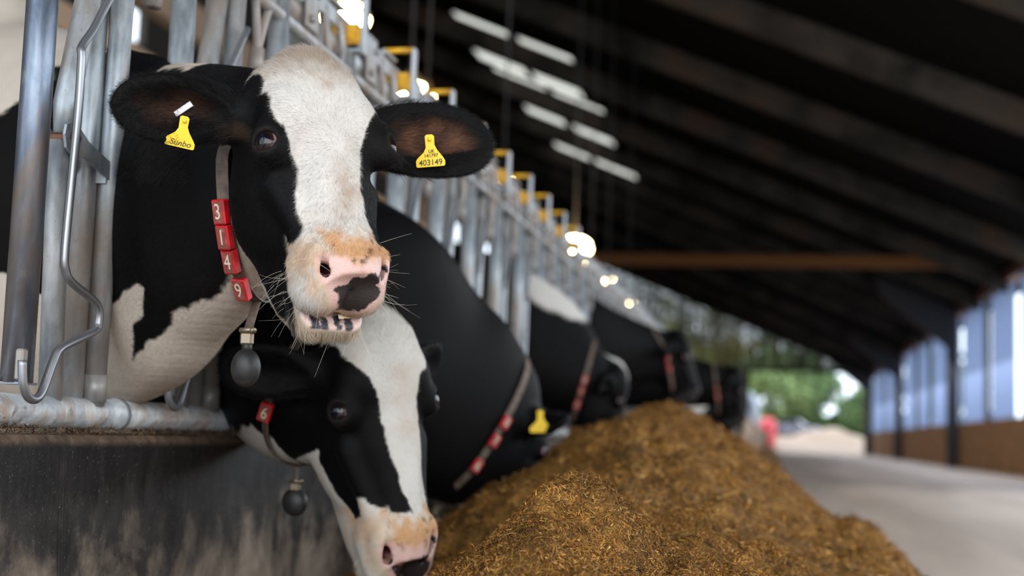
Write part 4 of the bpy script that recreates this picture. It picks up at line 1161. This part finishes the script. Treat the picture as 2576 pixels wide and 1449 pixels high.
def proj_px(p):
    q = CAM_R.T @ (np.array(p) - CAM_C); return (1288 - F_PX * q[0] / q[2], 724.5 + F_PX * q[1] / q[2])

vd = np.array([-.9, 2.1, .4]) - CAM_C; vd = vd + np.linalg.norm(vd) * .40 * CAM_R[:, 0]
cn = np.cross(vd, -CAM_R[:, 1] + .06 * CAM_R[:, 0] + .10 * vd / np.linalg.norm(vd)); cn[2] *= 1
TURN1 = .35
path, outs = ring(BV1, (-.930, 2.292, 1.12), cn)
path = path + CAM_R[:, 0] * (np.clip((path[:, 2] - 1.17) / .2, 0, 1.2) ** 1.3 * .13)[:, None] * ((path - path.mean(0)) @ (CAM_C - path.mean(0)) > -.05)[:, None]
idx = [near_index(path, z, CAM_C) for z in (1.080, 1.038, .997, .957)]
zb = path[path[:, 2].argmin()]
if 0: print('COLLAR', [tuple(int(v) for v in proj_px(path[i])) for i in idx], proj_px(zb))
f0 = np.array([1.0, 0, 0])
s1 = path[near_index(path, .915, CAM_C)]
wt = s1 + (0, 0, -.035) + CAM_R[:, 0] * .028 - np.array([.02, .06, .080])
collar(path, outs, 'brown strap collar with red blocks 3 1 4 9 on the raised head cow', None, list(zip(idx, '3149')), ([s1 + (0, -.004, -.004), (s1 + wt) / 2 + (0, 0, .03), wt + (0, 0, .055)], wt - np.array([0, 0, .01]), (.0262, .024, .034)), loc=zb, turn=TURN1)

# ---- the other animals: heads lowered into the feed
def sector_paint(kind, seed):
    """returns a painter for a cow of the herd"""
    def f(V, H, gap):
        L = H.l(V); n = len(V); c = np.repeat(BLACK[None], n, 0); wob = fbm(V, 45, 3, seed) * .004 + fbm(V, 12, 2, seed + 5) * .006
        head = (np.linalg.norm(L - np.array([0, -.05, .27]), axis=1) < .34) & (L[:, 1] > -.22)
        hw = {'stripe': .045, 'broad': .075, 'star': .03, 'spot': .03, 'dark': -.1, 'pale': .2}[kind]
        hw = hw + np.interp(L[:, 2], [0, .12, .2, .3, .42], [.05, .03, -.005, -.01, .012]) * (hw > 0)
        w = np.where(head, edge(np.abs(L[:, 0] + .008) - hw + wob, .003) * edge(-(L[:, 1] + .03), .01), 0)
        low = (L[:, 2] < .15) & (kind != 'dark') & head; w = np.maximum(w, np.where(low, 1, 0))
        body = fbm(V, 1.35, 2, seed + 11) - {'stripe': .12, 'broad': .1, 'star': .9, 'spot': .32, 'dark': 1.5, 'pale': -.25}[kind]
        w = np.where(head, w, edge(-body * .3 + wob, .006)); ear = (np.abs(L[:, 0]) > .108) & (L[:, 2] > .34) & head; w = np.where(ear, 0, w)
        wh = WHITE if kind != 'pale' else np.array([.40, .31, .24])
        c = c * (1 - w[:, None]) + wh * w[:, None]; c = eye_rims(c, L); cc, bare = nose_colours(c, L, seed, kind in ('stripe', 'broad', 'pale'))
        if kind in ('dark', 'star', 'spot'): return mixc(c, (.03, .025, .025), (L[:, 2] < .14) * head * (1 - w)), np.zeros(n)
        return cc, bare
    return f

def herd_cow(label, group, eyemid, az, tilt, roll, gap, res, paint, sz=1.1, ears=None, sh_dy=.0, neck_drop=0.0, sh_z=1.12, nz=1.02, fat=0.0):
    R = face_frame(az, tilt, roll); H = Frame(R, np.array(eyemid, float) - R @ np.array([0, .03, .335]), sz)
    ears = ears or [((.085, -.035, .415), (.95, -.22, -.10), (-.1, .75, -.55), .20, .115), ((-.085, -.035, .415), (-.95, -.22, -.10), (.1, .75, -.55), .20, .115)]
    a = H.w((0, -.11, .40)); f = np.array([FX, gap, nz]); S = np.array([FX - .62, gap + sh_dy, sh_z])
    mid = (a * .55 + f * .45) + np.array([0, 0, -neck_drop])
    st = [(a - (0, 0, fat * .4), .085 + fat * .1, .13 + fat), (mid, .10 + fat * .15, .20 + fat), (f + (.03, 0, .02), .105, .275), (f + (-.22, .02, .06), .16, .36), (S + (.1, 0, .03), .24, .40)]
    c = H.w((0, -.03, .25)); fine = .40
    vol = Vol(warp_axis(min(c[0], S[0]) - 2.3, c[0] + fine + .05, c[0] - fine, c[0] + fine, res, .035),
              warp_axis(min(c[1], gap) - .55, max(c[1], gap) + .6, c[1] - fine, c[1] + fine, res, .035),
              warp_axis(-.03, 1.85, c[2] - fine, c[2] + fine, res, .035))
    neck_ops(vol, st, .06); body_ops(vol, S + (0, 0, .02), (1, 0)); head_ops(vol, H, ears, .002, detail=res < .006)
    V, Q = vol.surface(2); cols, bare = paint(V, H, gap)
    o = cow_object(V, Q, cols, bare, label, group)
    for s in (1, -1): eyeball(o, H, s, (.80, .58, .02))
    return o, V, Q, H, ears, cols, bare

HERD = 'black and white cows feeding through the fence'
EARS2 = [((.085, -.035, .415), (.90, -.30, .25), (-.1, .75, -.55), .20, .115), ((-.085, -.035, .415), (-.90, -.45, .1), (.1, .75, -.55), .18, .11)]
BLAZE2 = [(.085, .60), (.090, .47), (.085, .42), (.060, .385), (.042, .345), (.034, .30), (.028, .25), (.014, .20), (-.004, .16), (.0, .172), (.030, .168), (.045, .180), (.070, .188), (.075, .20), (.12, .215), (.15, .14), (.15, -.1), (-.15, -.1),
          (-.15, .12), (-.072, .14), (-.060, .20), (-.058, .28), (-.055, .34), (-.060, .375), (-.085, .39), (-.10, .44), (-.09, .60)]
def paint2(V, H, gap):
    L = H.l(V); n = len(V); c = np.repeat(BLACK[None], n, 0); wob = fbm(V, 60, 3, 17) * .003 + fbm(V, 14, 2, 18) * .004
    head = (np.linalg.norm(L - np.array([0, -.05, .27]), axis=1) < .33) & (L[:, 1] > -.24); yv = np.interp(L[:, 2], HEAD_PROFILE[:, 0], HEAD_PROFILE[:, 2])
    w = edge(poly_sd(L[:, [0, 2]], BLAZE2) + wob, .0014) * np.where(L[:, 2] > .178, edge(-(L[:, 1] + .03), .004), 1)
    under = np.where(L[:, 2] < .29, edge(L[:, 1] - (yv + .100 + .42 * np.clip(.27 - L[:, 2], 0, .3)) + wob * 1.5, .002), 0) * (L[:, 1] > yv - .03)
    w = np.maximum(w, under); w = np.where(L[:, 2] < .13, 1, w)
    w = np.where(head, w, edge(V[:, 2] - .70 + wob * 3, .003) * (V[:, 0] < -1.0)); ear = (np.abs(L[:, 0]) > .106) & (L[:, 2] > .35); w = np.where(ear & head, 0, w)
    white = WHITE * np.array([.97, .97, .95]) * (1 + .05 * fbm(V, 30, 3, 3)[:, None]); white = mixc(white, (.46, .37, .30), np.clip(fbm(V, 18, 3, 77), 0, 1) * .5)
    c = c * (1 - w[:, None]) + white * w[:, None]; c = eye_rims(c, L); return nose_colours(c, L, 60)
cow2, V2, Q2, H2, E2, col2, bare2 = herd_cow('black and white cow lowering its long striped face beneath the raised chin', None, (-.775, 2.635, .772), 48, 12, -9, 2.98, .0045, paint2, 1.36, EARS2, .05, .02, 1.2, .98)
fur(cow2, V2, Q2, col2, bare2, H2.l(V2), H2, 90000, 5, E2, None)
BV2 = BVHTree.FromPolygons([tuple(p) for p in V2], [tuple(int(i) for i in f) for f in Q2])

E_AWAY = [((.085, -.035, .415), (.95, -.25, .0), (-.1, .75, -.55), .20, .115), ((-.085, -.035, .415), (-.98, .0, .05), (.1, .75, -.55), .20, .115)]
def brown_collar(o, V, Q, H, label, k=.40, digits='07', zs=None, turn=0.0, w=True, back=.0):
    BV = BVHTree.FromPolygons([tuple(p) for p in V], [tuple(int(i) for i in f) for f in Q])
    c = H.w((0, -.10 - back, k)); gap = np.array([FX, c[1], c[2] + .3]); ax = c - (np.array([FX, H.gap, 1.05])); path, outs = ring(BV, c - ax / np.linalg.norm(ax) * .05, ax, 64, .006)
    lo = path[path[:, 2].argmin()]; hi = path[:, 2].max(); zs = zs or [lo[2] + (hi - lo[2]) * (.50 - k_ * .062 / (hi - lo[2])) for k_ in range(len(digits))]
    idx = [near_index(path, z, CAM_C + (0, 0, 0)) for z in zs]
    wt = lo - np.array([0, 0, .085])
    return collar(path, outs, label, 'number collars of the herd', list(zip(idx, digits)), ([lo, lo - (0, 0, .02), lo - (0, 0, .04)], wt, (.029, .018, .031)) if w else None, loc=lo, turn=turn)

H2.gap = 2.98
brown_collar(cow2, V2, Q2, H2, 'narrow collar with red blocks seen edge on behind the striped lowered face', k=.38, digits='26', turn=.8, back=.03)

spots = [  # label, eye midpoint, az, tilt, roll, gap, pattern, digits, size
    ('black cow with a broad dark neck, feeding behind the two nearest heads', (-.85, 4.46, .67), 150, -6, 0, 4.02, 'star', '076', (1.07, 1.13)),
    ('black cow feeding just beyond the bare stretch of fence bars', (-.78, 6.72, .90), 104, 2, 0, 6.62, 'spot', '852', (1.16, 1.24)),
    ('black cow holding its neck level over the feed, red collar hanging straight', (-.60, 9.0, 1.26), 95, 24, 0, 8.70, 'dark', '31', (1.28, 1.30)),
    ('black cow reaching farthest over the top of the heap', (-.30, 10.9, 1.12), 100, 14, 0, 10.78, 'dark', '52', (1.22, 1.25)),
    ('black cow with white face patches at the far slope of the feed', (-.42, 13.2, .86), 80, 8, 0, 12.86, 'stripe', '64', (1.1, 1.2)),
    ('pale brown and white cow near the far end of the feeding row', (-.36, 16.6, .84), 62, 10, 0, 16.5, 'pale', '90', (1.1, 1.2))]
herd = []
for i, (lab, em, az, ti, ro, gp, kind, dg, (nz_, sz_)) in enumerate(spots):
    r = herd_cow(lab, HERD, em, az, ti, ro, gp, .009 if i < 2 else .014, sector_paint(kind, 100 + i * 7), 1.12, E_AWAY, .08, .0 if i else .04, sz_, nz_, .0 if i else .10)
    r[3].gap = gp; herd.append(r)
    brown_collar(r[0], r[1], r[2], r[3], ('red block collar on the ' + ['broad necked black cow behind the two near heads', 'black cow past the bare fence bars', 'black cow holding its neck level', 'black cow reaching over the heap top', 'cow with white face patches at the far slope', 'pale brown cow near the row end'][i]), digits=dg, w=i < 3)
# ear tag on the near ear of the third animal
o3, V3, Q3, H3, E3, _, _ = herd[0]
b0, d0, n0, L0, W0 = E3[0]; M = axes_from(d0, n0); p = H3.w(np.array(b0) + M @ np.array([.085, .0, -.01])) - (CAM_R @ np.array([0, 0, -1.0])) * .07
tg = ear_tag(o3, p, CAM_R[:, 0], CAM_R[:, 1], [], 1.25); tg['label'] = 'plain yellow tag'
# more of the herd, standing farther down the row as copies of two of the animals above
more = [(5, 1.0, 4), (4, 2.6, 9), (5, 4.2, 10), (4, 8.4, 12), (5, 8.8, 9), (4, 12.5, 8), (5, 17.0, 11), (4, 22.0, 10), (5, 29.0, 9)]
for j, (src, dy, _) in enumerate(more):
    if j == 0: continue
    o = herd[src][0]; dy2 = dy + (2.4 if src == 5 else 4.0); c = o.copy(); COL.objects.link(c); c.location.y += dy2
    for ch in o.children: q = ch.copy(); COL.objects.link(q); q.parent = c
    kind = 'pale brown and white' if src == 5 else 'black'
    c['label'] = kind + ' cow in the indistinct far row, ' + ('first', 'second', 'third', 'fourth', 'fifth', 'sixth', 'seventh', 'eighth')[j - 1] + ' past the heap top'; c['group'] = 'distant cows at the end of the row'

# ---------------------------------------------------------------- barn lamps hanging over the cows
M_LAMP = new_mat('lit_lens', (1, .9, .7), .4, emit=(1.0, .74, .38), estr=45)
M_SHADE = new_mat('lamp_shade', (.22, .13, .05), .5, .3)
def barn_lamp(label, x, y, z, s=1.0, strength=None):
    r = empty('barn_lamp', (x, y, z)); tag(r, label, 'lamp', 'glowing lamps over the feed fence')
    b = MB(); b.tube([(x, y, z - .015), (x, y, z + .03), (x, y, z + .10), (x, y, z + .14)], [.15 * s, .15 * s, .07 * s, .03], 20); b.build('lamp_shade', M_SHADE, r)
    b = MB(); b.sphere((x, y, z - .015), (.15 * s, .15 * s, .10 * s), None, 20, 12); b.build('lens', M_LAMP, r)
    b = MB(); b.tube([(x, y, z + .13), (x, y, roof_z(x) - .1)], .012, 6); b.build('hanging_rod', M_DSTEEL, r)
    return r
for i, (y, z, s, lab) in enumerate(((9.97, 3.96, 1.25, 'brightest lamp, nearest, above the yellow frames'), (11.9, 3.92, .9, 'left lamp of the close pair over the second frame'), (12.5, 3.97, .5, 'small lamp at the right of the close pair'),
                                    (16.3, 3.86, .9, 'lamp low against the rail beside the black ear'), (22.4, 3.88, 1.9, 'round bright lamp at the start of the far row'), (24.4, 3.84, .8, 'second lamp of the far row'),
                                    (26.9, 3.90, .8, 'third lamp of the far row'), (30.8, 3.85, .9, 'last and lowest lamp of the far row'))):
    barn_lamp('warm round barn lamp, ' + lab, -3.4, y, z, s)

# ---------------------------------------------------------------- the yard and trees beyond the far end
M_LEAF = new_mat('leaf_green', (.10, .20, .04), .6)
g = N(M_LEAF); g.col(g.attr('tint'))
M_BARK = new_mat('bark', (.10, .07, .045), .9)
rt = np.random.default_rng(77)
def tree(x, y, r, h, tone, label):
    tone = (tone[0] * 1.5 + .02, tone[1] * 1.25, tone[2] * 1.3)
    root = empty('broadleaf_tree', (x, y, 0)); tag(root, label, 'tree', 'trees behind the yard')
    b = MB(); b.tube([(x, y, 0), (x + .1, y, h * .35), (x - .1, y, h * .7)], [.35, .28, .12], 10); b.build('trunk', M_BARK, root)
    n = 5200 if h < 20 else 2600; c = rt.normal(size=(26, 3)); c /= np.linalg.norm(c, axis=1)[:, None]; c = c * rt.uniform(.3, .85, (26, 1)) * (r, r, h * .42) + (x, y, h * .58)
    k = rt.integers(0, 26, n); d = rt.normal(size=(n, 3)); d /= np.linalg.norm(d, axis=1)[:, None]; P = c[k] + d * r * .42 * rt.random((n, 1)) ** .4; P[:, 2] = np.maximum(P[:, 2], .2)
    A = rt.normal(size=(n, 3)); A /= np.linalg.norm(A, axis=1)[:, None]; B = np.cross(A, d); B /= np.linalg.norm(B, axis=1)[:, None] + 1e-9; s = rt.uniform(.12, .34, (n, 1))
    V = np.stack([P - A * s - B * s * .6, P + A * s - B * s * .6, P + A * s + B * s * .6, P - A * s + B * s * .6], 1).reshape(-1, 3)
    me = np_mesh('crown', V, np.arange(n)[:, None] * 4 + np.arange(4)); t = np.array(tone) * (.55 + .8 * rt.random((n, 1))); add_color(me, 'tint', np.repeat(t, 4, 0))
    o = bpy.data.objects.new('crown', me); COL.objects.link(o); me.materials.append(M_LEAF); o.parent = root; o.matrix_parent_inverse = Matrix.Translation((-x, -y, 0))
tr = [(-30, 176, 7, 15, (.12, .20, .05), 'olive tree crown at the outer left of the yard'), (-22, 178, 7, 16, (.14, .20, .06), 'tall olive tree, second from the left'), (-14, 172, 6.5, 15, (.20, .26, .07), 'yellow green tree left of centre'),
      (-7.5, 176, 6, 14, (.26, .30, .09), 'light yellow green tree in the middle of the opening'), (-1.5, 170, 5.5, 12.5, (.13, .24, .08), 'mid green tree at the centre right'), (3.5, 174, 5.0, 12, (.09, .20, .07), 'dark green tree at the right of the opening'), (10.5, 171, 3.6, 8.0, (.08, .18, .06), 'low dark green tree beside the bright sky gap')]
for a in tr: tree(*a[:5], a[5])
tree(19, 172, 5, 13, (.09, .18, .07), 'tall dark tree beyond the right hand wall')
for k, (x, tn) in enumerate(((-26, (.07, .12, .04)), (-17, (.09, .14, .045)), (-9, (.11, .15, .05)), (-1, (.07, .13, .05)))):
    tree(x, 192, 7.5, 27, tn, ('very tall dark tree rising behind the slatted gable, ' + ('far left', 'left', 'middle', 'right')[k]))
# things standing in the yard
M_RDRUM = new_mat('red_plastic_drum', (.80, .09, .11), .5)
def drum(x, y):
    zz = yard_z(y) - .03
    b = MB(); b.tube([(x, y, zz), (x, y, zz + .05), (x, y, zz + 1.9), (x, y, zz + 2.15), (x, y, zz + 2.3)], [.66, .70, .70, .5, .18], 24)
    for h in (.6, 1.3): b.tube([(x, y, zz + h), (x, y, zz + h + .06)], .73, 24)
    b.tube([(x, y, zz + 2.28), (x, y, zz + 2.4)], .16, 12)
    o = b.build('storage_drum', M_RDRUM); tag(o, 'red upright drum standing in the yard at the left of the opening', 'drum')
drum(-.80, 114)
b = MB()                                     # mound of pale sand
n = 28; vs = []; fs = []
for i in range(n):
    for j in range(n):
        u, v = i / (n - 1) * 2 - 1, j / (n - 1) * 2 - 1; r = math.hypot(u, v); h = max(0, 1 - r ** 1.6) * 1.9; vs.append((4.4 + u * 3.8, 122 + v * 3, yard_z(122 + v * 3) - .05 + h * .62 * (1 + .12 * math.sin(u * 9 + v * 5))))
for i in range(n - 1):
    for j in range(n - 1): a = i * n + j; fs.append((a, a + n, a + n + 1, a + 1))
b._add(vs, fs); o = b.build('sand_heap', M_STRAWP); tag(o, 'pale mound of sand on the right side of the yard', 'sand', kind='stuff')
M_CARB = new_mat('grey_car_paint', (.30, .29, .36), .3, .3); M_GLS = new_mat('car_glass', (.03, .03, .05), .08); M_TYRE = new_mat('tyre', (.02, .02, .02), .8); M_LIGHT = new_mat('head_lamp', (.8, .8, .85), .2)
def car(x, y, az, label):
    z0 = yard_z(y) - .02; r = empty('car', (x, y, z0)); tag(r, label, 'car'); cs, sn = math.cos(az), math.sin(az); Rm = np.array([[cs, -sn, 0], [sn, cs, 0], [0, 0, 1]])
    def bx(mb, c, s, bv=.05): mb.box(np.array([x, y, z0]) + Rm @ np.array(c), s, Rm, bv)
    b = MB(); body = [(-2.1, .35), (-2.15, .75), (-1.95, .92), (-1.2, 1.0), (1.0, .98), (1.9, .86), (2.15, .70), (2.12, .35)]
    b.prism(body, (x, y, z0), Rm[:, 0], (0, 0, 1), 1.72); b.build('car_body', M_CARB, r)
    b = MB(); cab = [(-1.35, .98), (-1.0, 1.42), (.35, 1.44), (1.0, .98)]; b.prism(cab, (x, y, z0), Rm[:, 0], (0, 0, 1), 1.46); b.build('cabin_glass', M_GLS, r)
    b = MB(); bx(b, (-.32, 0, 1.44), (1.3, 1.40, .05)); b.build('car_roof', M_CARB, r)
    for wx in (-1.35, 1.35):
        for wy in (-.84, .84):
            b = MB(); p = np.array([x, y, z0 + .33]) + Rm @ np.array([wx, wy, 0]); b.tube([p - Rm[:, 1] * .11, p + Rm[:, 1] * .11], .33, 20); b.build('wheel', M_TYRE, r)
    for wy in (-.6, .6): b = MB(); bx(b, (2.12, wy, .68), (.08, .34, .14), .02); b.build('head_lamp', M_LIGHT, r)
car(1.6, 128.5, -.25, 'grey car parked in the yard right of the red drum')
# white tank and green box behind the last cows
M_WHITE = new_mat('white_plastic', (.55, .62, .74), .4); M_MINT = new_mat('mint_green_plastic', (.35, .62, .48), .4)
b = MB(); b.tube([(-2.4, 109.5, 0), (-2.4, 109.5, 3.6), (-2.4, 109.5, 4.3), (-2.4, 109.5, 4.6)], [1.0, 1.0, .7, .3], 24); o = b.build('storage_tank', M_WHITE); tag(o, 'bluish white tank standing in the yard just outside the barn', 'tank')
b = MB(); b.box((-4.1, 110, 2.4), (1.4, 1.4, 4.8), None, .1); b.box((-4.1, 110, 4.85), (1.6, 1.6, .12), None, .02); o = b.build('feed_bin', M_MINT); tag(o, 'mint green bin beside the bluish white tank', 'bin')

# hedge closing the yard behind the trees
n = 16000; x = rt.uniform(-45, 34, n); z = rt.uniform(0, 1, n) ** .9 * (5.2 + .9 * np.sin(x * .5) + .6 * np.sin(x * 1.7)); y = 198 + rt.uniform(-.8, 1.6, n)
P = np.stack([x, y, z], 1); A = rt.normal(size=(n, 3)); A /= np.linalg.norm(A, axis=1)[:, None]; B = np.cross(A, rt.normal(size=(n, 3))); B /= np.linalg.norm(B, axis=1)[:, None]; s = rt.uniform(.2, .5, (n, 1))
V = np.stack([P - A * s - B * s * .6, P + A * s - B * s * .6, P + A * s + B * s * .6, P - A * s + B * s * .6], 1).reshape(-1, 3)
me = np_mesh('hedge', V, np.arange(n)[:, None] * 4 + np.arange(4)); t = np.array((.10, .19, .055)) * (.5 + .9 * rt.random((n, 1))); add_color(me, 'tint', np.repeat(t, 4, 0))
tag(link('hedge', me, M_LEAF), 'long green hedge closing off the far side of the yard', 'hedge', kind='stuff')
